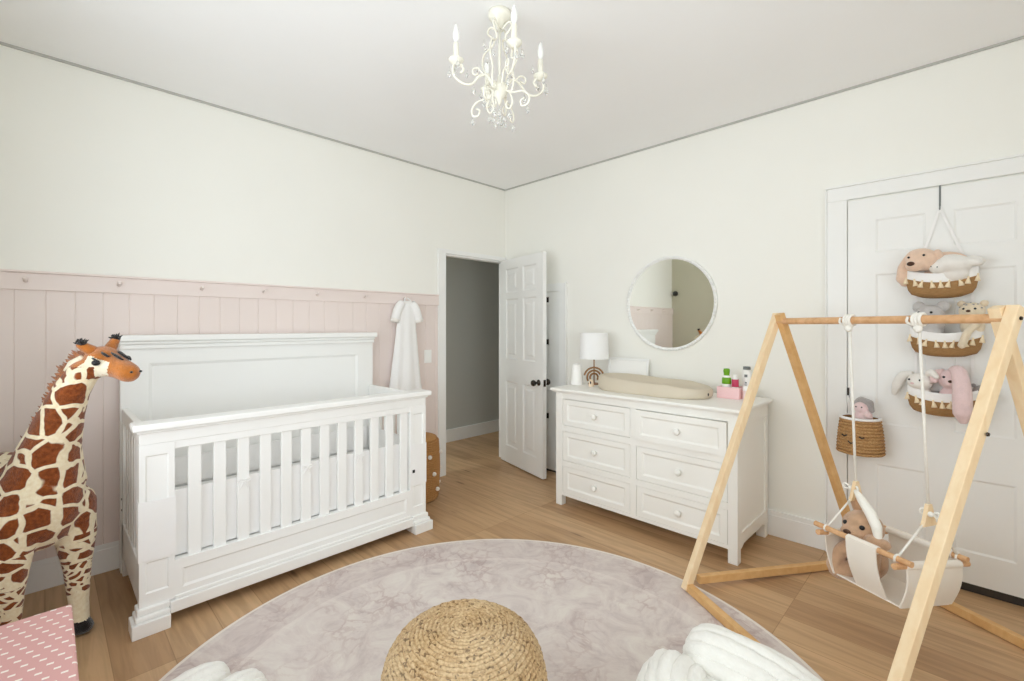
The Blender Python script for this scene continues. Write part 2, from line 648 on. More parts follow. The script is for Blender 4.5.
def window(n, horiz, a0, a1, z0, z1, at):
    f, g = B(), B()
    def bx(bb, u0, u1, v0, v1, d0, d1):
        if horiz:
            bb.box(u0, u1, at + d0, at + d1, v0, v1)
        else:
            bb.box(at + d0, at + d1, u0, u1, v0, v1)
    w = .06
    bx(f, a0, a0 + w, z0, z1, -.09, -.04); bx(f, a1 - w, a1, z0, z1, -.09, -.04)
    bx(f, a0 + w, a1 - w, z0, z0 + w, -.09, -.04); bx(f, a0 + w, a1 - w, z1 - w, z1, -.09, -.04)
    mid_ = (a0 + a1) / 2; zm = (z0 + z1) / 2
    bx(f, mid_ - .03, mid_ + .03, z0 + w, z1 - w, -.085, -.045)
    bx(f, a0 + w, mid_ - .03, zm - .02, zm + .02, -.085, -.045); bx(f, mid_ + .03, a1 - w, zm - .02, zm + .02, -.085, -.045)
    o = struct(f.obj('window_%d' % n, TRIM))
    bx(g, a0 + w, a1 - w, z0 + w, z1 - w, -.068, -.062)
    g.obj('pane', PANE, o)


window(1, True, -2.55, .05, .75, 2.35, YS)
# the east window sits outward (+x) of its wall, so mirror the depth
f = B(); g = B()
for u0, u1, v0, v1 in ((-.30, -.24, .7, 2.35), (1.44, 1.50, .7, 2.35), (-.24, 1.44, .7, .76), (-.24, 1.44, 2.29, 2.35), (.57, .63, .76, 2.29)):
    f.box(XE + .04, XE + .09, u0, u1, v0, v1)
f.box(XE + .045, XE + .085, -.24, .57, 1.5, 1.54); f.box(XE + .045, XE + .085, .63, 1.44, 1.5, 1.54)
o = struct(f.obj('window_2', TRIM)); g.box(XE + .062, XE + .068, -.24, 1.44, .76, 2.29); g.obj('pane', PANE, o)
# hallway beyond the doorway
b = B(); b.box(-4.52, -4.40, -0.2, 5.2, 0, H); struct(b.obj('wall_hall', HALLP))
b = B(); b.box(-4.40, L - .07, 5.08, 5.2, 0, H); struct(b.obj('wall_hall_end', HALLP))
b = B(); b.box(-4.40, L - .07, -0.2, -0.08, 0, H); struct(b.obj('wall_hall_start', HALLP))
b = B(); b.box(L - .07, L, R + .12, 5.2, 0, H); struct(b.obj('wall_hall_side', HALLP))
b = B(); b.box(-4.40, -4.382, -.08, 5.08, 0, .15, .004); struct(b.obj('baseboard_hall', TRIM))
# grey strip painted as the shadow line in the wall and ceiling joint
b = B(); b.box(L, L + .012, YS, R, H - .011, H); struct(b.obj('shadow_strip_1', SEAM))
b = B(); b.box(L + .012, XE, R - .012, R, H - .011, H); struct(b.obj('shadow_strip_2', SEAM))


def board_base(name, along_y, a0, a1, at, h=.16, t=.018):
    b = B()
    if along_y:
        b.box(at, at + t, a0, a1, 0, h - .03, .002); b.box(at, at + t * .8, a0, a1, h - .036, h, .004)
    else:
        b.box(a0, a1, at - t, at, 0, h - .03, .002); b.box(a0, a1, at - t * .8, at, h - .036, h, .004)
    return struct(b.obj(name, TRIM))


# pink tongue-and-groove wainscot with a peg rail board on top
b = B()
y = YS
w = .113
while y < DY0 - .09:
    y1 = min(y + w, DY0 - .085)
    b.box(L, L + .0135, y + .0004, y1 - .0004, .15, 1.566, .0028, 1)
    y = y1
b.box(L, L + .010, YS, DY0 - .085, .15, 1.566)
struct(b.obj('trim_3', PINKP))
b = B()
b.box(L, L + .026, YS, DY0 - .085, 1.561, 1.648, .003)
b.box(L, L + .036, YS, DY0 - .085, 1.648, 1.660, .004)
struct(b.obj('trim_4', PINKP))
board_base('baseboard_left', True, YS, DY0 - .085, L)
board_base('baseboard_right', False, -2.57, -.63, R, .165, .02)
PEG_Y = (-.07, .295, .69, 1.05, 1.41, 1.79, 2.15)
PEG_WORDS = ('first from the left end of the rail', 'second from the left, above the giraffe', 'third from the left, above the crib headboard',
             'fourth from the left, above the crib headboard', 'fifth from the left, above the crib headboard', 'sixth from the left, over the headboard right end',
             'seventh, the one the white gown hangs from')
for i, y in enumerate(PEG_Y):
    b = B()
    b.lathe([(0, 0), (.010, 0), (.007, .008), (.006, .022), (.010, .030), (.0105, .036), (.007, .042), (0, .043)], (L + .026, y, 1.608), 16, axis=(1, 0, .25))
    tag(b.obj('wall_peg', PINKP, base=(L + .026, y, 1.608), smooth=True), 'small pink rail peg, ' + PEG_WORDS[i], 'peg', 'pegs on the pink rail')

# casing round the doorway
b = B()
for y0, y1 in ((DY0 - .085, DY0), (DY1, R)):
    b.box(L, L + .02, y0, y1, 0, DH, .003)
b.box(L, L + .02, DY0 - .085, R, DH, DH + .04, .003)
b.box(L - .07, L, DY0, DY0 + .015, 0, DH); b.box(L - .07, L, DY1 - .006, DY1, 0, DH); b.box(L - .07, L, DY0 + .015, DY1 - .006, DH - .015, DH)
struct(b.obj('trim_5', TRIM))

# open six panel door leaf
hinge = Vector((-3.425, 3.295, 0)); free = Vector((-2.70, 3.115, 0))
U = (free - hinge).normalized(); LW = (free - hinge).length; Nf = U.cross(Vector((0, 0, 1)))
cols = ((.10, LW / 2 - .045), (LW / 2 + .045, LW - .10))
rows = ((.165, .815), (1.035, 1.635), (1.695, 1.935))
rects = [(c0, c1, r0, r1) for c0, c1 in cols for r0, r1 in rows]
b = B()
b.panels(hinge + Vector((0, 0, .012)), U, (0, 0, 1), LW, 2.028, .02, rects,   .008, .014, .03)
b.panels(free - Nf * .04 + Vector((0, 0, .012)), -U, (0, 0, 1), LW, 2.028, .02, rects, .012, .014, .03)
door1 = struct(b.obj('door_1', TRIM))
for s in (1, -1):
    b = B()
    c_ = free - U * .062 + Vector((0, 0, .865)) + (Vector() if s > 0 else -Nf * .04)
    b.lathe([(0, 0), (.028, 0), (.027, .006), (.010, .010), (.009, .032), (.024, .044), (.029, .058), (.024, .072), (0, .077)], c_, 20, axis=Nf * s)
    b.obj('door_knob', BRONZE, door1, smooth=True)
b = B(); b.box(-.001, .003, -.012, .012, -.03, .03, M=Matrix.Translation(free - Nf * .02 + Vector((0, 0, .865))) @ Matrix.Rotation(math.atan2(U.y, U.x), 4, 'Z'))
b.obj('latch_plate', BRONZE, door1)

# low closet door on the right wall behind the open leaf
b = B()
b.box(-2.72, -2.64, R - .022, R, 0, 1.70, .003); b.box(-3.42, -2.64, R - .022, R, 1.70, 1.775, .003)
b.box(-2.64, -2.628, R - .03, R, 0, 1.775, .003)
struct(b.obj('trim_6', TRIM))
b = B()
b.panels((-3.42, R - .015, .02), (1, 0, 0), (0, 0, 1), .695, 1.675, .014, [(.12, .58, .16, .75), (.12, .58, .9, 1.56)], .008, .012)
d3 = struct(b.obj('door_3', TRIM))
for z in (.50, 1.20, 1.60):
    b = B(); b.box(-2.872, -2.840, R - .019, R - .0148, z, z + .05, .001); b.tube([(-2.856, R - .022, z), (-2.856, R - .022, z + .05)], .007, 8); b.obj('hinge', BRONZE, d3)
b = B(); b.box(-3.42, -2.725, R - .012, R - .001, .001, .019); b.obj('gap', DARK, d3)

# big closet door on the right wall
b = B()
b.box(-.620, -.520, R - .024, R, 0, 2.126, .004); b.box(.42, .52, R - .024, R, 0, 2.126, .004); b.box(-.62, .52, R - .024, R, 2.126, 2.205, .004)
b.box(-.628, -.620, R - .030, R, 0, 2.2, .003); b.box(-.628, .53, R - .030, R, 2.205, 2.216, .003)
struct(b.obj('trim_7', TRIM))
b = B()
dz = .045
rr = []
for x0, x1 in ((.13, .345), (.455, .68)):
    rr += [(x0, x1, .205 - dz, .585 - dz), (x0, x1, .815 - dz, 1.675 - dz), (x0, x1, 1.80 - dz, 1.99 - dz)]
b.panels((-.516, R - .018, dz), (1, 0, 0), (0, 0, 1), .81, 2.07, .017, rr, .006, .010, .0)
d2 = struct(b.obj('door_2', TRIM))
b = B(); b.box(-.516, .42, R - .010, R - .001, .001, .044); b.obj('gap', DARK, d2)
b = B(); b.box(-.519, -.509, R - .03, R - .016, .95, 1.01, .002); b.obj('latch', BRONZE, d2)

# light switch on the pink wall
t = thing('light_switch', (L + .016, 2.40, 1.105), 'white rectangular light switch plate on the pink panelling beside the doorway', 'light switch')
b = B(); b.box(L + .016, L + .022, 2.362, 2.438, 1.048, 1.164, .002); b.obj('plate', SWITCH, t)
b = B(); b.box(L + .022, L + .027, 2.384, 2.416, 1.073, 1.139, .002); b.obj('rocker', SWITCH, t)

# ------------------------------------------------------------------ rug
b = B()
b.lathe([(0, .001), (1.286, .001), (1.290, .005), (1.286, .010), (1.27, .011), (0, .011)], (-1.2400, 1.1400, 0), 128)
tag(b.obj('round_rug', RUG, base=(-1.2400, 1.1400, 0)), 'large round faded pink and grey rug on the oak floor', 'rug')
RZ = .011

# ------------------------------------------------------------------ crib
t = thing('baby_crib', (-2.99, 1.07, 0), 'white wooden crib with tall headboard standing against the pink wainscot', 'crib')
Y0, Y1 = .295, 1.822
XF = -2.63
# headboard
b = B()
b.panels((-3.355, Y0, 0.30), (0, 1, 0), (0, 0, 1), Y1 - Y0, .945, .05, [(.125, Y1 - Y0 - .125, .18, .86)], .010, .016)
b.box(-3.405, -3.35, Y0, Y0 + .06, 0, .30, .003); b.box(-3.405, -3.35, Y1 - .06, Y1, 0, .30, .003)
b.obj('headboard', WHITE, t)
b = B()
b.box(-3.41, -3.335, Y0 - .005, Y1 + .005, 1.245, 1.27, .006); b.box(-3.415, -3.325, Y0 - .008, Y1 + .010, 1.27, 1.29, .008)
b.box(-3.42, -3.31, Y0 - .014, Y1 + .018, 1.29, 1.325, .006)
b.obj('headboard_cap', WHITE, t)
# front posts
for a0, a1 in ((Y0, .425), (1.70, Y1)):
    b = B()
    w_ = a1 - a0
    b.panels((XF, a0, .11), (0, 1, 0), (0, 0, 1), w_, .73, .05, [(.022, w_ - .022, .06, .20), (.022, w_ - .022, .24, .68)], .006, .006)
    b.obj('post', WHITE, t)
for a0, a1, s in ((Y0 - .03, .405, 1), (1.715, Y1 + .03, -1)):
    b = B()
    b.box(-2.70, XF + .042, a0, a1, 0, .062, .003); b.box(-2.70, XF + .03, a0 + .012 * (s > 0), a1 - .012 * (s < 0), .062, .085, .008)
    b.box(-2.695, XF + .016, a0 + .02 * (s > 0), a1 - .02 * (s < 0), .085, .112, .005)
    b.obj('foot', WHITE, t)
b = B()
b.box(-2.69, XF, Y0, Y1, .84, .892, .003); b.box(-2.70, XF + .014, Y0 - .01, Y1 + .01, .892, .906, .005)
b.box(-2.71, XF + .036, Y0 - .026, Y1 + .026, .906, .938, .007)
b.box(-2.685, XF - .004, .425, 1.70, .805, .84, .002)
b.obj('top_rail', WHITE, t)
b = B()
b.panels((XF, .425, .10), (0, 1, 0), (0, 0, 1), 1.275, .185, .045, [(.03, 1.245, .05, .14)], .008, .010)
b.box(-2.68, XF + .016, .405, 1.715, .05, .105, .005)
b.box(-2.68, XF + .008, .425, 1.70, .105, .122, .004)
b.obj('bottom_rail', WHITE, t)
for k in range(12):
    yc = .507 + .1050 * k
    b = B(); b.box(XF - .034, XF - .014, yc - .027, yc + .027, .275, .815, .004); b.obj('slat', WHITE, t)
for y0 in (Y0 + .005, Y1 - .035):
    b = B()
    b.box(-3.35, -2.68, y0, y0 + .03, .84, .915, .004); b.box(-3.35, -2.68, y0, y0 + .03, .10, .29, .003)
    b.box(-3.35, -3.30, y0, y0 + .03, 0, .84, .003); b.box(-2.74, -2.68, y0, y0 + .03, .112, .84, .003)
    b.obj('side_frame', WHITE, t)
    for k in range(5):
        xc = -3.30 + .56 * (k + 1) / 6
        b = B(); b.box(xc - .024, xc + .024, y0 + .006, y0 + .024, .285, .845, .003); b.obj('side_slat', WHITE, t)
for z in (.36, .42):
    b = B()
    b.lathe([(0, 0), (.006, 0), (.005, .003), (0, .003)], (-3.325, Y0 + .004, z), 10, axis=(0, -1, 0))
    b.obj('bolt', BRONZE, t)
b = B(); b.box(-3.34, -2.695, .345, 1.775, .27, .30, .002); b.obj('mattress_support', WHITE, t)
b = B(); b.box(-3.335, -2.715, .352, 1.768, .301, .43, .03, 4)
tag(b.obj('crib_mattress', LINEN, base=(-3.02, 1.07, .301), angle=50), 'white sheeted mattress lying inside the crib behind the slats', 'mattress')
# mesh liner tied round the inside, wrapped over the front corner posts
t = thing('crib_liner', (-3.0, 1.07, .31), 'white padded fabric liner tied round the inside of the crib slats', 'crib liner')
b = B()
b.box(XF - .050, XF - .040, .352, 1.768, .2905, .60, .004)
b.obj('front_band', LINEN, t)
b = B(); b.box(-3.35, -3.34, .352, 1.768, .431, .60, .004); b.obj('rear_band', LINEN, t)
for y0 in (.334, 1.776):
    b = B(); b.box(-3.335, XF - .07, y0, y0 + .008, .431, .60, .003); b.obj('end_band', LINEN, t)
for a0, a1 in ((Y0 - .003, .430), (1.70, Y1 + .003)):
    b = B(); b.box(XF + .0005, XF + .0035, a0, a1, .318, .585, .001); b.box(XF - .052, XF + .0035, a0 - .0005, a0 + .0025, .318, .585, .001) if a0 < 1 else b.box(XF - .052, XF + .0035, a1 - .0025, a1 + .0005, .318, .585, .001)
    b.obj('corner_wrap', LINEN, t)
for k in (2, 5, 8):
    yc = .507 + .1050 * k
    b = B()
    for s in (-1, 1):
        b.tube(spline([(XF - .008, yc, .585), (XF - .004, yc + s * .018, .597), (XF - .004, yc + s * .03, .588), (XF - .005, yc + s * .012, .58)], 4), .0035, 6)
        b.tube([(XF - .008, yc, .585), (XF - .004, yc + s * .012, .565), (XF - .006, yc + s * .02, .545)], .003, 6)
    b.obj('tie', LINEN, t)
b = B(); b.box(XF + .0036, XF + .005, 1.715, 1.733, .40, .42); b.obj('tag', BLACK, t)

# ------------------------------------------------------------------ dresser
t = thing('dresser', (-1.63, 3.06, 0), 'white six drawer dresser against the cream wall under the round mirror', 'dresser')
DX0, DX1, DF, DB = -2.283, -.945, 2.79, 3.345
TOP = .901
b = B()
b.box(DX0 + .01, DX1 - .01, DF + .03, DB, .085, .871)                     # carcass
b.box(DX0, DX0 + .065, DF, DF + .03, .08, .871, .002); b.box(DX1 - .055, DX1, DF, DF + .03, .08, .871, .002)
b.box(-1.637, -1.593, DF + .0014, DF + .03, .1035, .8200)
b.box(DX0 + .065, DX1 - .055, DF + .002, DF + .03, .8205, .871); b.box(DX0 + .065, DX1 - .055, DF + .002, DF + .03, .08, .103)
for z0, z1 in ((.5725, .6172), (.3055, .3475)):
    b.box(DX0 + .065, DX1 - .055, DF + .0005, DF + .03, z0, z1)
b.obj('carcass', DRESSW, t)
for x0 in (DX1 - .011, DX0):
    b = B()
    b.box(x0, x0 + .011, DF + .03, DF + .065, .08, .871, .001); b.box(x0, x0 + .011, DB - .05, DB, .08, .871, .001)
    b.box(x0, x0 + .011, DF + .065, DB - .05, .79, .871, .001)
    pts = [(x0, DF + .065, .17), (x0, DB - .05, .17)] + [(x0, DB - .05 - (DB - DF - .115) * k / 12, .08 + .060 * math.sin(PI * k / 12)) for k in range(13)]
    b.poly_prism(pts, (1, 0, 0), .011)
    b.obj('side_frame', DRESSW, t)
b = B()
b.box(DX0 - .015, DX1 + .015, DF - .018, DB + .005, .869, .878, .003); b.box(DX0 - .03, DX1 + .03, DF - .04, DB + .01, .878, TOP, .007)
b.obj('dresser_top', DRESSW, t)
for x0 in (DX0, DX1 - .055):
    for y0 in (DF, DB - .055):
        b = B(); b.box(x0, x0 + .055, y0, y0 + .055, 0, .085, .003); b.obj('leg', DRESSW, t)
for ci, (x0, x1) in enumerate(((DX0 + .068, -1.640), (-1.590, DX1 - .058))):
    for ri, (z0, z1) in enumerate(((.104, .303), (.350, .57), (.620, .816))):
        pull = .022 if (ci == 1 and ri == 2) else 0.0
        yf = DF + .003 - pull
        b = B()
        b.panels((x0, yf, z0), (1, 0, 0), (0, 0, 1), x1 - x0, z1 - z0,   .012 + pull, [(.04, x1 - x0 - .04, .035, z1 - z0 - .035)], .008, .012)
        d = b.obj('drawer', DRESSW, t)
        b = B()
        b.lathe([(0, 0), (.014, 0), (.011, .010), (.018, .018), (.021, .026), (.016, .033), (0, .036)], ((x0 + x1) / 2, yf + .008, (z0 + z1) / 2), 20, axis=(0, -1, 0))
        b.obj('knob', DRESSW, d, smooth=True)

# changing pad: peanut outline, raised rim, lower hollow
PC = Vector((-1.620, 3.06, TOP + .001))


def pad_r(a):
    x, y_ = math.cos(a), math.sin(a)
    n_ = 2.6
    r = (abs(x / .415) ** n_ + abs(y_ / .205) ** n_) ** (-1 / n_)
    return r * (1 - .10 * math.exp(-((math.cos(a)) / .42) ** 2))


b = B()
prof = [(.97, 0), (.995, .010), (1.0, .035), (.995, .075), (.97, .090), (.91, .093), (.83, .082), (.66, .060), (.45, .045), (.2, .040)]
seg = 72
rings = []
for s_, z_ in prof:
    ring_ = []
    for k in range(seg):
        a = 2 * PI * k / seg
        r = pad_r(a) * s_
        hx = math.cos(a) * r
        hz = 1.08 - .28 * (hx + .43) / .86 + .10 * math.cos(a) ** 2
        if math.cos(a) > .75:
            hz *= 1 - 1.0 * (math.cos(a) - .75) if z_ > .03 else 1
        ring_.append(b.bm.verts.new(PC + Vector((hx, math.sin(a) * r, z_ * hz))))
    rings.append(ring_)
for a_, b_ in zip(rings, rings[1:]):
    for k in range(seg):
        b.bm.faces.new((a_[k], a_[(k + 1) % seg], b_[(k + 1) % seg], b_[k]))
b.bm.faces.new(rings[-1]); b.bm.faces.new(rings[0][::-1])
t = thing('changing_pad', PC, 'smooth beige peanut shaped changing pad lying on top of the white dresser', 'changing pad')
b.obj('pad', PAD, t, angle=60)
b = B(); b.ball(PC + Vector((.409, -.03, .028)), (.008, .010, .012)); b.obj('strap_button', BLACK, t, smooth=True)

# table lamp: concentric gold arches under a white drum shade
LC = Vector((-2.185, 3.16, TOP))
t = thing('table_lamp', LC, 'small table lamp with white drum shade and gold rainbow arch base on the dresser', 'lamp')
b = B()
b.lathe([(.112, .0), (.118, .0), (.112, .210), (.106, .210), (.112, .0)], LC + Vector((0, 0, .208)), 40)
b.obj('lamp_shade', SHADE, t, angle=40)
b = B(); b.tube([LC + Vector((0, 0, .0)), LC + Vector((0, 0, .32))], .0055, 10); b.obj('stem', GOLD, t, smooth=True)
b = B(); b.ball(LC + Vector((0, 0, .31)), (.025, .025, .035)); b.obj('bulb', BULB, t, smooth=True)
for r in (.032, .056, .080):
    b = B()
    b.tube([LC + Vector((r * math.cos(a) * .711, r * math.sin(-a * 0) * 0 + r * math.cos(a) * .703, .055 + r * math.sin(a))) for a in [math.radians(-38 + 256 * k / 28) if r < .04 else math.radians(-30 + 240 * k / 28) if r < .07 else math.radians(12 + 156 * k / 28) for k in range(29)]], .0075, 8)
    b.obj('arch', GOLD, t, smooth=True)
b = B(); b.lathe([(0, 0), (.05, 0), (.05, .008), (.012, .014), (0, .014)], LC, 28); b.obj('base', GOLD, t, angle=40)
# small white items beside the lamp
c_ = Vector((-2.283, 3.055, TOP))
t = thing('sound_machine', c_, 'small white tapered device standing left of the table lamp', 'sound machine')
b = B(); b.lathe([(0, 0), (.050, 0), (.053, .006), (.037, .15), (.030, .162), (0, .165)], c_, 28); b.obj('body', SWITCH, t, angle=40)
b = B(); b.lathe([(0, 0), (.024, 0), (.023, .003), (0, .003)], c_ + Vector((0, 0, .1645)), 24); b.obj('speaker_grille', LINEN, t)
c_ = Vector((-2.115, 3.02, TOP))
t = thing('pacifier_holder', c_, 'tiny cream trinket with black dot in front of the lamp base', 'trinket')
b = B(); b.lathe([(0, 0), (.020, 0), (.022, .01), (.018, .04), (.010, .055), (0, .058)], c_, 20); b.obj('body', plain('cream_ceramic', S(244, 222, 196), .4), t, smooth=True)
b = B(); b.ball(c_ + Vector((.008, -.020, .032)), (.006, .004, .012)); b.obj('eye', BLACK, t, smooth=True)
# white frame leaning on the wall
t = thing('picture_frame', (-1.98, R - .05, TOP), 'plain white frame leaning on the wall behind the changing pad', 'picture frame')
MF = Matrix.Translation((-1.98, R - .062, TOP)) @ Matrix.Rotation(math.radians(-9), 4, 'X')
b = B()
for x0, x1, z0, z1 in ((-.185, -.165, 0, .215), (.165, .185, 0, .215), (-.165, .165, 0, .02), (-.165, .165, .195, .215)):
    b.box(x0, x1, -.008, .008, z0, z1, .002, M=MF)
b.obj('frame', TRIM, t)
b = B(); b.box(-.165, .165, -.002, .005, .02, .195, M=MF); b.obj('panel', SWITCH, t)
# pink caddy with bottles
c_ = Vector((-1.10, 3.20, TOP))
tb = thing('caddy_bin', c_, 'pink open caddy bin on the right end of the dresser', 'caddy')
b = B()
for s_, z0 in ((0, 0),):
    b.box(c_.x - .095, c_.x + .045, c_.y - .06, c_.y + .06, TOP, TOP + .006, .002)
    b.box(c_.x - .095, c_.x + .045, c_.y - .06, c_.y - .054, TOP + .006, TOP + .075, .002); b.box(c_.x - .095, c_.x + .045, c_.y + .054, c_.y + .06, TOP + .006, TOP + .075, .002)
    b.box(c_.x - .095, c_.x - .089, c_.y - .054, c_.y + .054, TOP + .006, TOP + .075, .002); b.box(c_.x + .039, c_.x + .045, c_.y - .054, c_.y + .054, TOP + .006, TOP + .075, .002)
b.obj('bin', PINKBIN, tb)
GRN = plain('green_plastic', S(110, 168, 24), .35, .4, .03)
RED = plain('magenta_label', S(196, 60, 96), .4, .4, .03)
GREYT = plain('grey_print', S(120, 124, 124), .5, .3, .03)
bt = Vector((-1.150, 3.19, TOP + .0065))
t = thing('spray_bottle', bt, 'white bottle with bright green label standing in the pink caddy', 'bottle', 'bottles in the pink caddy')
b = B(); b.lathe([(0, 0), (.026, 0), (.028, .01), (.028, .11), (.024, .135), (.012, .15), (0, .15)], bt, 24); b.obj('body', SWITCH, t, smooth=True)
b = B(); b.lathe([(.0285, .085), (.0295, .09), (.0285, .12), (.0175, .145), (.0175, .15), (.021, .17), (.018, .185), (0, .187)], bt, 24); b.obj('cap', GRN, t, smooth=True)
bt = Vector((-1.092, 3.18, TOP + .0065))
t = thing('lotion_bottle', bt, 'slim white bottle with dark pink label, middle of the caddy', 'bottle', 'bottles in the pink caddy')
b = B(); b.lathe([(0, 0), (.018, 0), (.020, .01), (.020, .115), (.012, .13), (.012, .15), (0, .152)], bt, 24); b.obj('body', SWITCH, t, smooth=True)
b = B(); b.lathe([(.0203, .07), (.0210, .072), (.0210, .118), (.0203, .12)], bt, 24); b.obj('label', RED, t, smooth=True)
bt = Vector((-1.055, 3.285, TOP))
t = thing('powder_bottle', bt, 'tall white bottle with grey cap and print, beside the pink caddy', 'bottle')
b = B(); b.lathe([(0, 0), (.026, 0), (.028, .01), (.028, .17), (.022, .185), (0, .187)], bt, 24); b.obj('body', SWITCH, t, smooth=True)
b = B(); b.lathe([(.0225, .186), (.0235, .188), (.022, .205), (0, .206)], bt, 24); b.obj('cap', GREYT, t, smooth=True)
dv = Vector((-.9, -2.9, 0)).normalized(); dv = Vector((dv.x * .3 + .2, dv.y, 0)).normalized(); sv = Vector((0, 0, 1)).cross(dv)
for z, hh, ww in ((.145, .018, .018), (.10, .010, .012), (.083, .010, .016)):
    M_ = Matrix((sv, dv, Vector((0, 0, 1)))).transposed().to_4x4(); M_.translation = bt + dv * .0275
    b = B(); b.box(-ww / 2, ww / 2, -.002, .0012, z - hh / 2, z + hh / 2, M=M_); b.obj('print', GREYT, t)
bt = Vector((-1.012, 3.19, TOP))
t = thing('cream_jar', bt, 'short pale jar with white lid right of the pink caddy', 'jar')
b = B(); b.lathe([(0, 0), (.034, 0), (.036, .006), (.036, .055), (.033, .06), (0, .06)], bt, 24); b.obj('body', plain('pale_pink_jar', S(246, 226, 222), .3), t, angle=40)
b = B(); b.lathe([(0, .060), (.037, .060), (.037, .085), (.034, .088), (0, .088)], bt, 24); b.obj('lid', SWITCH, t, angle=40)

# round mirror with beaded frame
mc = Vector((-1.640, R, 1.548))
t = thing('round_mirror', mc, 'round wall mirror with white beaded frame hanging above the dresser', 'mirror')
b = B(); b.lathe([(0, .004), (.342, .004), (.342, .012), (0, .012)], mc, 96, axis=(0, -1, 0)); b.obj('glass', MIRROR, t, angle=30)
b = B(); b.lathe([(.338, .001), (.362, .001), (.362, .016), (.354, .021), (.342, .017), (.338, .0125), (.338, .001)], mc, 96, axis=(0, -1, 0))
for k in range(100):
    a = 2 * PI * k / 100
    b.ball(mc + Vector((.3535 * math.cos(a), -.019, .3535 * math.sin(a))), .0100, sub=2)
b.obj('frame', TRIM, t, smooth=True)

# ------------------------------------------------------------------ security camera in the far corner (seen in the mirror)
c_ = Vector((L + .016 + .0, YS, 1.896))
c_ = Vector((L, YS + .045, 1.896))
t = thing('baby_monitor_camera', c_, 'black ball baby monitor camera on a white mount, seen in the mirror', 'camera')
b = B(); b.lathe([(0, 0), (.03, 0), (.03, .012), (.012, .02), (.012, .045), (0, .045)], c_, 20, axis=(1, 0, 0)); b.obj('mount', SWITCH, t, angle=40)
b = B(); b.ball(c_ + Vector((.08, .0, 0)), .042); b.obj('lens_ball', BLACK, t, smooth=True)

# ------------------------------------------------------------------ pouf of coiled jute on the rug
pc = Vector((-1.125, .925, RZ))


def pouf_prof(s):
    # s: arc length from the top centre; a domed drum
    pts = [(0, .422), (.06, .425), (.12, .419), (.17, .402), (.21, .372), (.236, .330), (.25, .275), (.256, .20), (.25, .12), (.235, .05), (.215, .012)]
    d = 0
    for (r0, z0), (r1, z1) in zip(pts, pts[1:]):
        l = math.hypot(r1 - r0, z1 - z0)
        if d + l >= s:
            f_ = (s - d) / l
            return r0 + (r1 - r0) * f_, z0 + (z1 - z0) * f_
        d += l
    return pts[-1]


tot = .60
pitch = .0135
path, rad_ = [], []
s_ = .004
a = 0.0
i = 0
while s_ < tot:
    r, z_ = pouf_prof(s_)
    path.append(pc + Vector((r * math.cos(a), r * math.sin(a), z_)))
    rad_.append(.0078 * (1 + .20 * math.sin(i * 1.9)) + .0005)
    step = max(.011 / max(r, .012), .03)
    step = min(step, .6)
    a += step
    s_ += pitch * step / (2 * PI)
    i += 1
b = B()
b.tube(path, rad_, 7)
pouf = thing('jute_pouf', pc, 'round braided jute pouf sitting on the rug at the front', 'pouf')
b.obj('coil', JUTE, pouf, smooth=True)
b = B(); b.lathe([(0, .004)] + [(pouf_prof(tot * (1 - k / 24))[0] * .98, max(.004, pouf_prof(tot * (1 - k / 24))[1] - .004)) for k in range(24)] + [(0, .417)], pc, 48)
b.obj('filling', JUTE, pouf, smooth=True)

# ------------------------------------------------------------------ A-frame for the swing
A0 = Vector((-1.040, 2.362, 0)); e = Vector((.854, -.52, 0)).normalized(); n = Vector((.52, .854, 0)).normalized()
W, D = .98, 1.12
apex = A0 + n * D / 2
BZ = .0
t = thing('swing_stand', A0 + e * W / 2 + n * D / 2, 'wooden A-frame swing stand with round top bar beside the closet door', 'swing stand')
AZ = 1.41
for side, off in ((0, 0.0), (1, W)):
    base = A0 + e * off
    sgn = -1 if side == 0 else 1
    ap = base + n * D / 2
    o1 = e * (.019 * sgn)
    f0 = base + Vector((0, 0, .018 + RZ)) - n * .03 + (-e * .012 if side else e * .020 - o1); k0 = base + n * D + Vector((0, 0, .02))
    b = B(); b.beam(f0 + o1, ap + o1 + Vector((0, 0, AZ)), .037, .037, e, .003, .012, .035); b.obj('leg', PINE, t)
    b = B(); b.beam(k0 - o1, ap - o1 + Vector((0, 0, AZ)), .037, .037, e, .003, .012, .035); b.obj('leg', PINE if side else PINEH, t)
    b = B(); b.beam(base + n * .060 - (o1 if side else e * .008) + Vector((0, 0, .045)), base + n * (D - .03) - o1 + Vector((0, 0, .022)), .032, .040, (0, 0, 1), .003); b.obj('base_bar', PINEH, t)
b = B(); b.beam(A0 + e * .015 - n * .02 + Vector((0, 0, .033)), A0 + e * (W - .03) - n * .02 + Vector((0, 0, .033)), .034, .040, (0, 0, 1), .003); b.obj('base_bar', PINEH, t)
b = B(); b.beam(A0 + n * (D - .0) + e * .02 + Vector((0, 0, .023)), A0 + n * (D - .0) + e * (W + .0) + Vector((0, 0, .023)), .034, .040, (0, 0, 1), .003); b.obj('base_bar', PINEH, t)
tb0 = apex + Vector((0, 0, 1.402)) - e * .0
tb1 = apex + e * W + Vector((0, 0, 1.402))
b = B(); b.tube([tb0, tb1], .017, 18); b.obj('top_bar', BEECH, t, angle=40)
for side, off in ((0, -.0385), (1, W + .0385)):
    for zz in (1.402, 1.02):
        b = B()
        q = A0 + n * (D / 2) * (zz / 1.41 if zz < 1.3 else 1.0) + e * off + Vector((0, 0, zz))
        b.lathe([(0, 0), (.007, 0), (.006, .004), (0, .005)], q, 12, axis=e * (1 if side else -1)); b.obj('bolt', BRONZE, t)

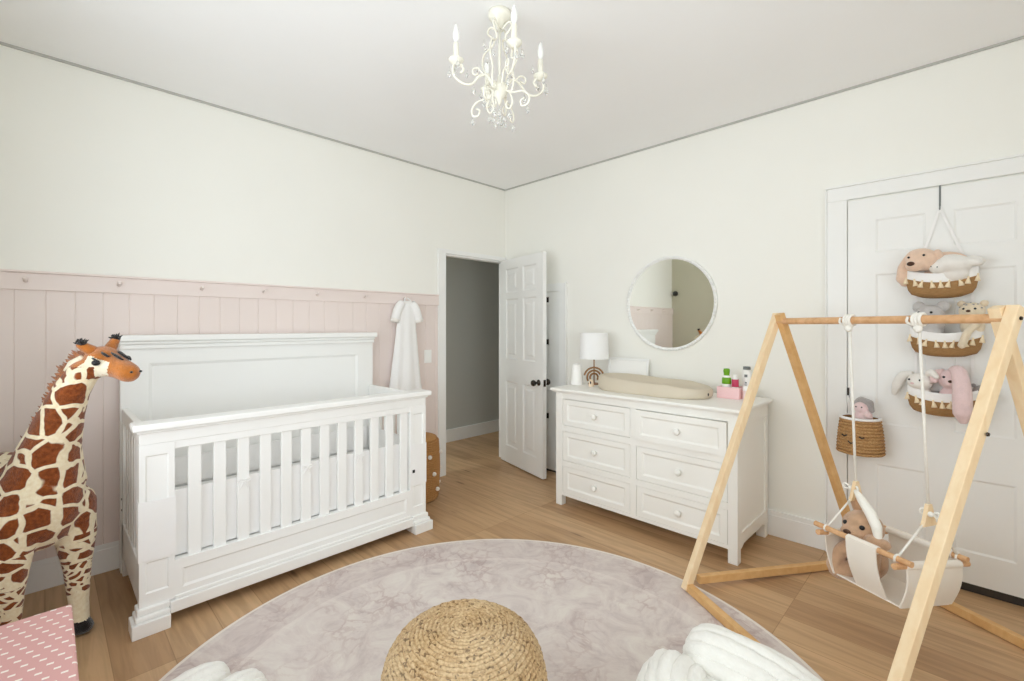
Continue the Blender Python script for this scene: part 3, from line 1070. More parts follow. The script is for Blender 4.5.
# fabric toddler swing hanging from the bar
RA = tb0 + (tb1 - tb0) * .421; RB = tb0 + (tb1 - tb0) * .7214
e = Vector((.888, -.46, 0)).normalized(); n = Vector((.46, .888, 0)).normalized()
Mc = (RA + RB) / 2; Mc.z = 0
sw = thing('toddler_swing', Mc + Vector((0, 0, .17)), 'ivory canvas toddler swing on white ropes with wooden dowels', 'swing')
hs = .180
P3 = lambda u, v, z: Mc + e * (u + .030) + n * v + Vector((0, 0, z - (v + .18) * .13 * (1 if z < .5 else 0)))
TRI = []
for s, top in ((-1, RA), (1, RB)):
    bz = .634
    q = P3(s * .142, 0, bz)
    b = B()
    b.tube([top + Vector((0, 0, -.018)), q + Vector((0, 0, .03))], .0055, 10)
    # loops and knot over the bar
    for dx in (-.012, .0, .012):
        ringp = [top + e * dx + (n * math.cos(a) + Vector((0, 0, 1)) * math.sin(a)) * .0235 for a in [2 * PI * k / 20 for k in range(20)]]
        b.tube(ringp, .0062, 8, closed=True)
    b.ball(top + Vector((0, 0, -.036)) - n * .008, (.016, .014, .018), sub=2)
    b.tube(spline([top + Vector((0, 0, -.03)), top - e * .03 - n * .02 + Vector((0, 0, -.012)), top - e * .028 - n * .02 + Vector((0, 0, .012))], 6), .005, 8)
    b.obj('rope', ROPEW, sw, smooth=True)
    # wooden triangle spreader
    b = B()
    o_ = -e * .006
    b.poly_prism([q + o_ + n * a_ + Vector((0, 0, z_)) for a_, z_ in ((-.040, -.05), (.040, -.05), (.030, -.03), (.010, .035), (-.010, .035), (-.030, -.03))], e, .014)
    b.obj('spreader', PINE, sw)
    # bow knot under the rope
    b = B()
    b.ball(q + Vector((0, 0, .0)) - n * .01 + e * s * .014, .011, sub=2)
    for s2 in (-1, 1):
        b.tube(spline([q + e * s * .014, q + e * (s * .014 + .028 * s2) - n * .012 + Vector((0, 0, .014)), q + e * (s * .014 + .030 * s2) - n * .012 + Vector((0, 0, -.008)), q + e * s * .014], 6), .0045, 8)
    b.obj('knot', ROPEW, sw, smooth=True)
    for v in (-1, 1):
        b = B(); b.tube([q + n * v * .033 + Vector((0, 0, -.045)), P3(s * .142, v * hs, .480)], .0042, 8)
        b.tube([P3(s * .142, v * hs, .480) + (n * math.cos(a) + Vector((0, 0, math.sin(a)))) * .014 for a in [2 * PI * k / 14 for k in range(14)]], .004, 6, closed=True)
        b.obj('cord', ROPEW, sw, smooth=True)
ZD = .480
for v in (-1, 1):
    b = B(); b.tube([P3(-.195, v * hs, ZD), P3(.195 - .02 * (v > 0), v * hs, ZD)], .0115, 14); b.obj('dowel', BEECH, sw, angle=40)
for u in (-1, 1):
    b = B(); b.tube([P3(u * .155, -.215, ZD - .024), P3(u * .155, .215, ZD - .024)], .0115, 14); b.obj('dowel', BEECH, sw, angle=40)


def cloth(b, grid, th=.004):
    """thin two-sided cloth from a grid of points"""
    nu, nv = len(grid), len(grid[0])
    G = [[Vector(p) for p in r] for r in grid]
    def nrm(i, j):
        a_ = G[min(i + 1, nu - 1)][j] - G[max(i - 1, 0)][j]
        c2 = G[i][min(j + 1, nv - 1)] - G[i][max(j - 1, 0)]
        v_ = a_.cross(c2)
        return v_.normalized() if v_.length > 1e-9 else Vector((0, 0, 1))
    A = [[b.bm.verts.new(b.M @ (G[i][j] + nrm(i, j) * th / 2)) for j in range(nv)] for i in range(nu)]
    C = [[b.bm.verts.new(b.M @ (G[i][j] - nrm(i, j) * th / 2)) for j in range(nv)] for i in range(nu)]
    for i in range(nu - 1):
        for j in range(nv - 1):
            b.bm.faces.new((A[i][j], A[i + 1][j], A[i + 1][j + 1], A[i][j + 1]))
            b.bm.faces.new((C[i][j], C[i][j + 1], C[i + 1][j + 1], C[i + 1][j]))
    for i in range(nu - 1):
        for j in (0, nv - 1):
            b.bm.faces.new((A[i][j], A[i + 1][j], C[i + 1][j], C[i][j]))
    for j in range(nv - 1):
        for i in (0, nu - 1):
            b.bm.faces.new((A[i][j], A[i][j + 1], C[i][j + 1], C[i][j]))


ZB = .270


b = B()
nseg = 9
# floor of the seat
cloth(b, [[P3(-.134 + .268 * i / 8, -.14 + .28 * j / 8, ZB + .012 - .012 * math.sin(PI * i / 8) * math.sin(PI * j / 8)) for j in range(9)] for i in range(9)], .006)
# back panel
cloth(b, [[P3((-.13 + .26 * i / 8) * (1 - .12 * j / 8), hs + .012 - .055 * (j / 8) + .02 * math.sin(PI * j / 8), ZD + .012 - (ZD + .0 - ZB) * j / 8) for j in range(9)] for i in range(9)], .006)
# side panels
for u in (-1, 1):
    cloth(b, [[P3(u * (.162 - .030 * (j / 8) + .014 * math.sin(PI * j / 8)), (-.160 + .325 * i / 8) * (1 - .06 * j / 8), ZD - .012 - (ZD - .024 - ZB) * j / 8) for j in range(9)] for i in range(9)], .006)
    # sleeve
    b.tube([P3(u * .155, -.160, ZD - .024), P3(u * .155, .160, ZD - .024)], .016, 14)
b.tube([P3(-.125, hs, ZD), P3(.125, hs, ZD)], .016, 14)
# front strap
cloth(b, [[P3(-.045 + .12 * i / 6 + .004 * j / 8, -hs - .014 + .058 * (j / 10) - .018 * math.sin(PI * j / 10), ZD + .008 - (ZD - .004 - ZB) * j / 10) for j in range(11)] for i in range(7)], .006)
b.tube([P3(-.045, -hs, ZD), P3(.075, -hs, ZD)], .0155, 14)
b.obj('seat_fabric', CANVAS, sw, angle=50)


# ------------------------------------------------------------------ plush toys
FT = fur('tan_plush', S(206, 168, 136), .1)
FTD = fur('dusty_brown_plush', S(196, 154, 120), .1)
FPEACH = fur('peach_plush', S(240, 208, 184), .07)
FWH = fur('white_plush', S(248, 244, 238), .03)
FGREY = fur('grey_plush', S(206, 202, 200), .06)
FGREYD = fur('dark_grey_plush', S(168, 162, 160), .08)
FCREAM = fur('cream_spotted_plush', S(240, 224, 198), .05)
FPINK = fur('pink_plush', S(242, 214, 214), .04)
SATIN = plain('ivory_satin', S(246, 244, 236), .45, .4, .02)
NOSE = plain('brown_stitched_nose', S(88, 62, 48), .6, .3, .05)


def frame(c, face, up=(0, 0, 1), s=1.0):
    """local frame: -Y looks along face, Z up"""
    f_ = Vector(face).normalized(); u_ = Vector(up)
    x_ = f_.cross(u_).normalized() * -1
    z_ = x_.cross(-f_).normalized() if False else f_.cross(x_).normalized()
    if z_.dot(u_) < 0:
        z_ = -z_
    M_ = Matrix((z_.cross(f_) * 1.0, -f_, z_)).transposed()
    if M_.determinant() < 0:
        M_ = Matrix((-(z_.cross(f_)), -f_, z_)).transposed()
    M_ = M_.to_4x4() @ Matrix.Diagonal((s, s, s, 1))
    M_.translation = c
    return M_


def eyes(parent, M_, pts, r=.008, mat_=None):
    for p in pts:
        b = B(); b.M = M_; b.ball(p, r, sub=2); b.obj('eye', mat_ or BLACK, parent, smooth=True)


# bunny leaning in the swing
c_ = P3(-.088, -.012, .278)
bun = thing('plush_bunny', c_, 'fuzzy tan plush bunny sitting in the left half of the canvas swing', 'plush toy')
Mb = frame(c_, (-.35, -1, 0), s=1.12)


def f_(b):
    b.M = Mb
    b.ball((0, .015, .075), (.066, .060, .078)); b.ball((-.005, -.012, .205), (.070, .068, .062)); b.ball((-.014, -.070, .190), (.040, .032, .030))
    b.chain([(-.04, -.03, .12), (-.068, -.065, .085), (-.072, -.085, .04)], [.028, .028, .028]); b.chain([(.04, -.03, .12), (.055, -.07, .09), (.05, -.085, .06)], [.026, .025, .026])
    b.chain([(-.03, -.03, .03), (-.055, -.07, .02), (-.062, -.085, .025)], [.036, .034, .030]); b.chain([(.03, -.03, .03), (.040, -.065, .03), (.045, -.075, .05)], [.032, .028, .026])


link('body', blob(f_, .006, 2), FT, bun)
eyes(bun, Mb, [(-.040, -.066, .220), (.022, -.072, .222)], .0095)
b = B(); b.M = Mb; b.ball((-.016, -.101, .198), (.014, .009, .010), sub=2); b.obj('nose', NOSE, bun, smooth=True)
b = B(); b.M = Mb; b.chain([(-.030, .01, .25), (-.045, .02, .29), (-.05, .03, .315)], [.018, .022, .008]); b.obj('ear', FTD, bun, smooth=True)
b = B(); b.M = Mb
q = [(-.030, -.01, .335), (.0, -.03, .315), (.040, -.05, .28), (.066, -.062, .24), (.074, -.066, .195)]
b.chain(q, [.009, .016, .019, .018, .012]); b.obj('ear_lining', SATIN, bun, smooth=True)
b = B(); b.M = Mb; b.chain([(.03, -.045, .175), (.062, -.068, .175), (.095, -.068, .185)], [.026, .033, .020]); b.obj('ear', FT, bun, smooth=True)

# ------------------------------------------------------------------ hanging baskets on the closet door
YD = R - .019
org = thing('hanging_basket_organizer', (-.10, YD, .90), 'three tier hanging organizer of brown and white tasselled baskets on the closet door', 'hanging organizer')
b = B(); b.box(-.118, -.110, YD - .003, YD, 2.015, 2.126, .001); b.tube(spline([(-.114, YD - .002, 2.02), (-.114, YD - .012, 1.995), (-.114, YD - .022, 2.005)], 5), .003, 8); b.obj('hook', GREYT, org)
for s in (-1, 1):
    b = B()
    pts = [(-.114, YD - .014, 2.003), (-.10 + s * .118, YD - .02, 1.62)]
    b.beam(pts[0], pts[1], .012, .003, (0, 1, 0), .0005); b.beam((-.10 + s * .11, YD - .006, 1.60), (-.10 + s * .11, YD - .006, .93), .012, .003, (0, 1, 0), .0005)
    b.obj('strap', LINEN, org)
BW, BD = .138, .115


def dring(cx, z, k=1.0, n_=36):
    pts = []
    for i in range(n_):
        a = 2 * PI * i / n_
        x = math.copysign(abs(math.cos(a)) ** .75, math.cos(a)) * BW * k
        yv = math.sin(a)
        yy = YD - .006 - (BD * k * (yv * .5 + .5) ** .8 if True else 0)
        pts.append(Vector((cx + x, yy, z + .030 * (x / BW) ** 2 * min(1.0, k + .0))))
    return pts


TIERS = ((-.108, 1.523), (-.092, 1.215), (-.102, .905))
BHG, RIMH = .082, .042
for ti, (cx, z0) in enumerate(TIERS):
    zl = lambda x, z: z + .02 * ((x - cx) / BW) ** 2 * 0
    b = B()
    rr_ = [dring(cx, z0 + dz_, k_) for k_, dz_ in ((.55, 0), (.85, .004), (.95, .02), (1.0, .05), (1.0, BHG))]
    inner = [dring(cx, z0 + dz_, k_) for k_, dz_ in ((.95, BHG), (.93, .03), (.6, .02))]
    vs = [[b.bm.verts.new(p) for p in ring_] for ring_ in rr_ + inner]
    for a_, b_ in zip(vs, vs[1:]):
        for k in range(36):
            b.bm.faces.new((a_[k], a_[(k + 1) % 36], b_[(k + 1) % 36], b_[k]))
    b.bm.faces.new(vs[0][::-1]); b.bm.faces.new(vs[-1])
    bas = b.obj('basket', ORGB, org, angle=50)
    b = B()
    rr_ = [dring(cx, z0 + dz_, k_) for k_, dz_ in ((1.01, BHG - .004), (1.02, BHG + .01), (1.02, BHG + RIMH - .004), (1.0, BHG + RIMH), (.975, BHG + RIMH - .004), (.965, BHG - .004))]
    vs = [[b.bm.verts.new(p) for p in ring_] for ring_ in rr_]
    for i in range(len(vs)):
        a_, b_ = vs[i], vs[(i + 1) % len(vs)]
        for k in range(36):
            b.bm.faces.new((a_[k], a_[(k + 1) % 36], b_[(k + 1) % 36], b_[k]))
    b.obj('cloth_rim', LINEN, bas, angle=50)
    for k in range(9):
        xt = -.96 + 1.92 * k / 8
        a = math.acos(math.copysign(abs(xt) ** (1 / .75), xt))
        xx = math.copysign(abs(math.cos(a)) ** .75, math.cos(a)) * BW * 1.04
        p = Vector((cx + xx, YD - .006 - BD * 1.04 * (math.sin(a) * .5 + .5) ** .8, z0 + BHG + .004 + .030 * (xx / BW) ** 2))
        tilt = Vector((.006 * math.sin(k * 2.3), 0, 0))
        b = B()
        b.tube([p, p - Vector((0, 0, .014)) + tilt * .5, p - Vector((0, 0, .020)) + tilt, p - Vector((0, 0, .038)) + tilt * 1.6], [.0035, .0048, .0075, .0125], 8)
        b.obj('tassel', TASSEL, bas, smooth=True)
    b = B(); b.box(cx - .13, cx + .13, YD - .004, YD - .001, z0 + .05, z0 + .20, .001); b.obj('backing', LINEN, bas)

z1 = TIERS[0][1] + .06
FACE = Vector((-.35, -1, -.1))
# top basket
c_ = Vector((-.155, YD - .068, z1 + .012))
pp = thing('plush_puppy', c_, 'peach plush puppy with brown nose lying in the top hanging basket', 'plush toy', 'plush toys in the hanging baskets')
Mb = frame(c_, (-.3, -1, -.15))


def f_(b):
    b.M = Mb
    b.ball((-.015, -.015, .135), (.075, .058, .060), (0, .35, 0)); b.ball((-.030, -.062, .110), (.042, .034, .032)); b.ball((.08, .025, .10), (.09, .04, .062), (0, .25, 0)); b.ball((.03, .02, .045), (.06, .035, .045))


link('body', blob(f_, .006, 3), FPEACH, pp)
b = B(); b.M = Mb; b.chain([(-.075, -.01, .15), (-.095, -.02, .10), (-.10, -.025, .045), (-.095, -.02, .02)], [.020, .027, .030, .022]); b.obj('ear', FPEACH, pp, smooth=True)
b = B(); b.M = Mb; b.chain([(.048, -.015, .165), (.066, -.02, .12), (.062, -.02, .09)], [.016, .020, .016]); b.obj('ear', FPEACH, pp, smooth=True)
b = B(); b.M = Mb; b.ball((-.036, -.095, .122), (.017, .010, .012), sub=2); b.obj('nose', NOSE, pp, smooth=True)
eyes(pp, Mb, [(-.055, -.062, .155), (.012, -.070, .160)], .006)
c_ = Vector((-.060, YD - .105, z1 + .01))
pw = thing('plush_lamb', c_, 'white fluffy plush lying beside the peach puppy in the top basket', 'plush toy', 'plush toys in the hanging baskets')
Mb = frame(c_, (-.2, -1, 0))


def f_(b):
    b.M = Mb
    b.ball((0, -.01, .10), (.075, .052, .048), (0, .2, 0)); b.ball((-.055, -.02, .085), (.036, .036, .034)); b.ball((.065, 0, .105), (.05, .035, .022), (0, .3, 0)); b.ball((.01, 0, .05), (.05, .04, .04))


link('body', blob(f_, .006, 3), FWH, pw)
eyes(pw, Mb, [(-.075, -.047, .090), (-.05, -.054, .085)], .003)
b = B(); b.M = Mb; b.chain([(.07, 0, .12), (.095, .005, .112), (.11, .01, .105)], [.014, .016, .008]); b.obj('ear', FWH, pw, smooth=True)

# middle basket
z2 = TIERS[1][1] + .06


def bear(c, face, fmat, s, label, ear=.022, spots=False, muz=None):
    t_ = thing('plush_bear', c, label, 'plush toy', 'plush toys in the hanging baskets')
    M_ = frame(c, face, s=s)
    def g_(b):
        b.M = M_
        b.ball((0, 0, .03), (.058, .048, .065)); b.ball((0, -.012, .125), (.062, .055, .052)); b.ball((0, -.060, .112), (.028, .020, .022))
        b.chain([(-.05, -.02, .07), (-.065, -.05, .085)], [.02, .02]); b.chain([(.05, -.02, .07), (.065, -.05, .085)], [.02, .02])
    link('body', blob(g_, .006 * s, 3), fmat, t_)
    for sx in (-1, 1):
        b = B(); b.M = M_; b.ball((sx * .052, .0, .170), (ear, .012, ear)); b.obj('ear', fmat, t_, smooth=True)
    eyes(t_, M_, [(-.026, -.060, .134), (.026, -.060, .134)], .0065)
    b = B(); b.M = M_; b.ball((0, -.080, .119), (.011, .007, .008), sub=2); b.obj('nose', NOSE if fmat != FGREY else BLACK, t_, smooth=True)
    if spots:
        b = B(); b.M = M_
        for sx, sz in ((-.03, .165), (.0, .172), (.032, .163), (-.048, .145), (.05, .14), (-.015, .158), (.016, .160)):
            yy = -.012 - .055 * math.sqrt(max(0, 1 - (sx / .062) ** 2 - ((sz - .125) / .052) ** 2))
            b.ball((sx, yy, sz), (.0055, .0035, .0045), sub=2)
        b.obj('spots', FGREYD, t_, smooth=True)
    return t_, M_


bear(Vector((-.150, YD - .07, z2 + .035)), (-.35, -1, .05), FGREY, 1.0, 'pale grey plush bear in the left of the middle hanging basket', .028)
tb_, Mb_ = bear(Vector((.008, YD - .072, z2 + .075)), (-.25, -1, .05), FCREAM, .82, 'small cream spotted plush bear in the right of the middle basket', .020, True)
b = B(); b.M = Mb_; b.chain([(.03, -.05, .04), (.0, -.085, -.01), (-.02, -.100, -.09)], [.018, .020, .020]); b.obj('arm', FCREAM, tb_, smooth=True)

# bottom basket
z3 = TIERS[2][1] + .06


def rabbit(c, face, fmat, s, label, ears, nose, cat_eyes=True):
    t_ = thing('plush_rabbit', c, label, 'plush toy', 'plush toys in the hanging baskets')
    M_ = frame(c, face, s=s)
    def g_(b):
        b.M = M_
        b.ball((0, 0, .02), (.056, .046, .06)); b.ball((0, -.012, .11), (.058, .052, .050)); b.ball((0, -.055, .098), (.028, .022, .022))
    link('body', blob(g_, .006, 3), fmat, t_)
    for q, rs in ears:
        b = B(); b.M = M_; 
        b.tube(*ear_path(q, rs)); b.obj('ear', fmat, t_, smooth=True)
    if cat_eyes:
        eyes(t_, M_, [(-.026, -.056, .122), (.026, -.056, .122)], .006)
    b = B(); b.M = M_; b.ball((0, -.077, .104), (.009, .006, .007), sub=2); b.obj('nose', nose, t_, smooth=True)
    return t_


def ear_path(q, rs):
    P = spline(q, 6)
    m_ = len(P)
    R_ = []
    for i in range(m_):
        f2_ = i / (m_ - 1) * (len(rs) - 1)
        k = min(int(f2_), len(rs) - 2)
        R_.append(rs[k] + (rs[k + 1] - rs[k]) * (f2_ - k))
    return P, R_, 12


rabbit(Vector((-.185, YD - .07, z3 + .01)), (-.5, -1, .0), FWH, .95, 'white plush rabbit with one ear hanging over the bottom basket, left side',
       [([(-.04, 0, .15), (-.085, -.01, .135), (-.11, -.02, .08), (-.125, -.025, .02)], [.014, .024, .026, .008]), ([(.03, 0, .15), (.06, -.02, .165), (.095, -.03, .14)], [.014, .022, .008])], FPINK)
rabbit(Vector((-.062, YD - .075, z3 + .022)), (-.1, -1, .0), FPINK, 1.05, 'pink plush rabbit with a long ear hanging down the bottom basket',
       [([(.0, -.02, .155), (.026, -.055, .15), (.040, -.085, .08), (.044, -.105, .02), (.046, -.108, -.04), (.048, -.105, -.085)], [.018, .030, .034, .036, .035, .012]), ([(-.035, 0, .145), (-.06, -.03, .13), (-.065, -.045, .09)], [.014, .022, .012])], NOSE)
bear(Vector((.045, YD - .055, z3 + .005)), (.1, -1, .05), FGREYD, .62, 'small dark grey plush at the right end of the bottom basket', .016)

# small round seagrass basket hanging on the door edge
c_ = Vector((-.443, YD - .106, .652))
t = thing('seagrass_basket', c_, 'small round seagrass basket with embroidered face hanging beside the door casing', 'basket')
b = B()
b.lathe([(0, .002), (.085, .002), (.100, .012), (.106, .04), (.104, .10), (.096, .16), (.090, .195), (.094, .202), (.086, .203), (.084, .19), (.092, .10), (.092, .03), (.07, .016), (0, .016)], c_, 40)
for k in range(11):
    z_ = .015 + .0175 * k
    r_ = .106 - .015 * (k / 10) ** 1.6
    b.tube([c_ + Vector(((r_ + .001 * math.sin(9 * a)) * math.cos(a), (r_ + .001 * math.sin(9 * a)) * math.sin(a), z_)) for a in [2 * PI * i / 40 for i in range(40)]], .0075, 6, closed=True)
b.obj('body', SEAG, t, smooth=True)
b = B(); b.lathe([(.088, .196), (.098, .200), (.099, .208), (.090, .212), (.082, .206)], c_, 40); b.obj('lining', LINEN, t, smooth=True)
b = B(); b.tube(spline([c_ + Vector((-.06, .075, .19)), (-.512, YD - .03, .93), (-.514, YD - .014, .965), (-.500, YD - .03, .93), c_ + Vector((.0, .095, .19))], 8),   .0028, 8); b.obj('strap', LINEN, t, smooth=True)
fd = Vector((-.17, -.985, 0)).normalized(); sd_ = Vector((0, 0, 1)).cross(fd)
b = B()
for s in (-1, 1):
    d_ = (fd * .93 + sd_ * s * .36).normalized()
    b.tube([c_ + d_ * .113 + Vector((0, 0, .115)) - sd_ * .012, c_ + d_ * .115 + Vector((0, 0, .108)), c_ + d_ * .113 + Vector((0, 0, .115)) + sd_ * .012], .004, 6)
d_ = (fd * .97 - sd_ * .05).normalized()
b.tube([c_ + d_ * .114 + Vector((0, 0, .085)) - sd_ * .016, c_ + d_ * .116 + Vector((0, 0, .073)), c_ + d_ * .114 + Vector((0, 0, .085)) + sd_ * .016], .0035, 6)
b.obj('face', BLACK, t, smooth=True)
c2 = c_ + Vector((.015, -.01, .178))
t = thing('plush_doll', c2, 'small grey and pink plush poking out of the round seagrass basket', 'plush toy')
Mb = frame(c2, (-.3, -1, 0))


def f_(b):
    b.M = Mb
    b.ball((0, 0, .03), (.046, .04, .045)); b.ball((-.005, -.005, .085), (.038, .036, .036)); b.chain([(.03, -.02, .05), (.045, -.045, .055)], [.018, .02])


link('body', blob(f_, .005, 3), FPINK, t)
b = B(); b.M = Mb; b.chain([(-.035, .0, .105), (-.01, 0, .128), (.03, 0, .115), (.045, -.005, .075)], [.016, .019, .020, .012]); b.obj('hood', FGREYD, t, smooth=True)
eyes(t, Mb, [(-.018, -.038, .092), (.010, -.039, .092)], .004)

# ------------------------------------------------------------------ wicker hamper with pom-poms
c_ = Vector((-3.19, 2.075, 0))
t = thing('wicker_hamper', c_, 'brown wicker hamper dotted with white pom-poms behind the right end of the crib', 'hamper')
b = B()
b.M = Matrix.Identity(4)
pr = [(0, .004), (.185, .004), (.205, .02), (.215, .12), (.218, .28), (.208, .42), (.200, .462), (.192, .470), (.186, .462), (.194, .42), (.200, .28), (.19, .03), (0, .02)]
b.lathe(pr, c_, 56)
for k in range(28):
    z_ = .015 + .0163 * k
    r_ = .205 + .013 * math.sin(PI * min(1, z_ / .5))
    b.tube([c_ + Vector((r_ * math.cos(a), r_ * math.sin(a), z_)) for a in [2 * PI * i / 48 for i in range(48)]], .0085, 6, closed=True)
b.obj('body', WICK, t, smooth=True)
b = B(); b.lathe([(0, .463), (.196, .463), (.202, .468), (.198, .482), (.16, .492), (0, .496)], c_, 56); b.obj('lid', WICK, t, smooth=True)
for k in range(14):
    a = math.radians(-20 + k * 100 / 4.2)
    for row_, z_ in enumerate((.09, .22, .36)):
        if (k + row_) % 2:
            continue
        r_ = .229
        aa = a + row_ * .21
        b = B(); b.ball(c_ + Vector((r_ * math.cos(aa), r_ * math.sin(aa), z_)), .017, sub=2); b.obj('pompom', FWH, t, smooth=True)

# ------------------------------------------------------------------ gown on the peg
gy, gz = 2.15, 1.588
t = thing('hanging_gown', (L + .06, gy, .80), 'long white child gown with short sleeves hanging from a peg by the doorway', 'gown')
b = B()
rows_ = []
for i in range(25):
    f2_ = i / 24
    z_ = gz - f2_ * .80
    hw = .075 + .02 * f2_ + .07 * f2_ ** 1.3 if f2_ > .08 else .045 + .03 * f2_ / .08
    dp = .022 + .045 * f2_
    ring_ = []
    for k in range(40):
        a = 2 * PI * k / 40
        fold = 1 + (.10 + .12 * f2_) * math.sin(7 * a + 1.2) * (f2_ > .05)
        ring_.append(b.bm.verts.new(Vector((L + .070 + dp * .8 * math.cos(a) * fold, gy - .012 * f2_ + hw * math.sin(a), z_ + .006 * math.sin(5 * a) * f2_))))
    rows_.append(ring_)
for a_, b_ in zip(rows_, rows_[1:]):
    for k in range(40):
        b.bm.faces.new((a_[k], a_[(k + 1) % 40], b_[(k + 1) % 40], b_[k]))
b.bm.faces.new(rows_[0])
b.obj('body', LINEN, t, smooth=True)
for s in (-1, 1):
    b = B(); b.tube(spline([(L + .07, gy + s * .045, gz - .015), (L + .075, gy + s * .085, gz - .07), (L + .075, gy + s * .115, gz - .16)], 5), [.03, .032, .034, .035, .036, .036, .036, .036, .036, .036, .034], 12); b.obj('sleeve', LINEN, t, smooth=True)
    b = B(); b.tube([(L + .075, gy + s * .113, gz - .155), (L + .075, gy + s * .121, gz - .18)], [.040, .034], 12); b.obj('cuff', FWH, t, smooth=True)
b = B(); b.tube([(L + .085, gy - .03, gz + .002), (L + .062, gy - .012, gz + .025), (L + .062, gy + .012, gz + .025), (L + .085, gy + .03, gz + .002)], .005, 8); b.obj('loop', LINEN, t, smooth=True)

# ------------------------------------------------------------------ pink storage ottoman, front left
t = thing('storage_ottoman', (-1.87, -.18, .0115), 'pink storage box with white dashes on its lid, front left corner', 'storage box')
b = B(); b.box(-2.18, -1.56, -.43, .045, .0115, .37, .008); b.obj('body', PINKE, t)
b = B(); b.box(-2.215, -1.54, -.44, .066, .372, .415, .008); b.obj('lid', DASH, t)

# ------------------------------------------------------------------ giraffe
GC = Vector((-2.822, -.018, 0)); gh = Vector((.88, .475, 0)).normalized(); gs = Vector((-gh.y, gh.x, 0))
gir = thing('plush_giraffe', GC, 'tall plush giraffe with brown patches standing left of the crib', 'plush giraffe')
MG = Matrix((gh, gs, Vector((0, 0, 1)))).transposed().to_4x4(); MG.translation = GC
hd = Vector((.95, .10, -.30)).normalized()           # head direction in the giraffe's own frame
HP = Vector((.222, .102, 1.222))


def f_(b):
    b.M = MG
    b.ball((-.20, 0, .64), (.34, .15, .18)); b.ball((.0, 0, .63), (.15, .150, .21)); b.ball((-.42, 0, .62), (.16, .15, .18))
    b.chain([(.0, .012, .70), (.05, .012, .86), (.11, .017, 1.0), (.155, .025, 1.10), (.19, .050, 1.18)], [.145, .102, .076, .063, .055])
    for s in (-1, 1):
        b.chain([(.02, s * .095, .58), (.03, s * .115, .44), (.035, s * .118, .30), (.04, s * .12, .14), (.042, s * .12, .05)], [.096, .074, .050, .036, .038])
        b.ball((.055, s * .12, .032), (.054, .042, .032))
        b.chain([(-.45, s * .085, .56), (-.47, s * .10, .40), (-.48, s * .105, .26), (-.47, s * .11, .14), (-.465, s * .11, .05)], [.11, .075, .052, .043, .044])
        b.ball((-.45, s * .11, .032), (.058, .046, .032))
    b.ball(HP, (.075, .066, .068)); b.chain([HP + hd * .03, HP + hd * .09, HP + hd * .140 + Vector((0, 0, -.004))], [.056, .046, .043])


me = blob(f_, .0075, 3)
inv = MG.inverted()
for p in me.polygons:
    q = inv @ p.center
    hq = q - HP
    ax_ = hq.dot(hd)
    i = 0
    if q.z < .062:
        i = 3
    elif q.z > 1.10 and ax_ > -.065 and (q.z > 1.205 or ax_ > .03 or hq.length < .055):
        i = 1
    # pale ring round the eyes
        side = Vector((0, 0, 1)).cross(hd)
        sd2 = abs(hq.dot(side))
        if sd2 > .03 and -.01 < ax_ < .085 and -.045 < hq.z + .35 * ax_ < .028:
            i = 2
        if ax_ > .02 and hq.z + .35 * ax_ < -.036 and ax_ < .12:
            i = 2
    elif q.z > 1.12 and ax_ < -.02:
        i = 0
    p.material_index = i
body = link('body', me, [GCOAT, GHEAD, GWHITE, GBLACK], gir)
side = Vector((0, 0, 1)).cross(hd).normalized()
hup = hd.cross(side).normalized()
if hup.z < 0:
    hup = -hup
for s in (-1, 1):
    b = B(); b.M = MG; b.ball(HP + hd * .040 + side * s * .061 + hup * .012, (.015, .015, .013), sub=2); b.obj('eye', BLACK, gir, smooth=True)
    b = B(); b.M = MG
    b.tube(spline([HP + hd * .022 + side * s * .064 + hup * .026, HP + hd * .040 + side * s * .074 + hup * .030, HP + hd * .062 + side * s * .066 + hup * .022], 4), .004, 6); b.obj('eyelash', GBLACK, gir, smooth=True)
    # horn with a black tuft
    b = B(); b.M = MG; p0 = HP - hd * .025 + side * s * .036 + hup * .042; p1 = HP - hd * .045 + side * s * .068 + hup * (.072 + .010 * s)
    b.chain([p0, p1], [.024, .017]); hn = b.obj('horn', GHEAD, gir, smooth=True)
    b = B(); b.M = MG
    b.ball(p1 + hup * .008, .017, sub=2)
    rnd = random.Random(5 + s)
    for k in range(26):
        d_ = Vector((rnd.uniform(-1, 1), rnd.uniform(-1, 1), rnd.uniform(-.1, 1.2))).normalized()
        b.tube([p1, p1 + d_ * .014 + hup * .005, p1 + d_ * rnd.uniform(.020, .028) + hup * .008], [.006, .005, .001], 5)
    b.obj('tuft', GBLACK, hn)
    # ear
    b = B(); b.M = MG; q0 = HP - hd * .045 + side * s * .056 + hup * .004; q1 = q0 + side * s * .022 - hd * .035 - hup * .062
    b.chain([q0, q0.lerp(q1, .5), q1], [.012, .019, .006]); b.obj('ear', GWHITE, gir, smooth=True)
b = B(); b.M = MG
for s in (-1, 1):
    for o0, o1, w_ in ((.045, .115, .016), (.02, .065, .036)):
        pts = []
        for k in range(9):
            tt = o0 + (o1 - o0) * k / 8
            rad_h = .062 - .16 * max(0, tt - .03)
            lat = w_ * (.8 if k in (0, 8) else 1)
            pts.append(HP + hd * tt + side * s * lat + hup * math.sqrt(max(.0001, rad_h ** 2 - lat ** 2)) * 1.0)
        b.tube(pts, [.002, .004, .005, .006, .006, .006, .005, .004, .002], 6)
b.obj('face_stripes', GBLACK, gir, smooth=True)
b = B(); b.M = MG
for s in (-1, 1):
    b.ball(HP + hd * .176 + side * s * .020 + hup * .012, (.006, .006, .005), sub=2)
b.obj('nostrils', GBLACK, gir, smooth=True)
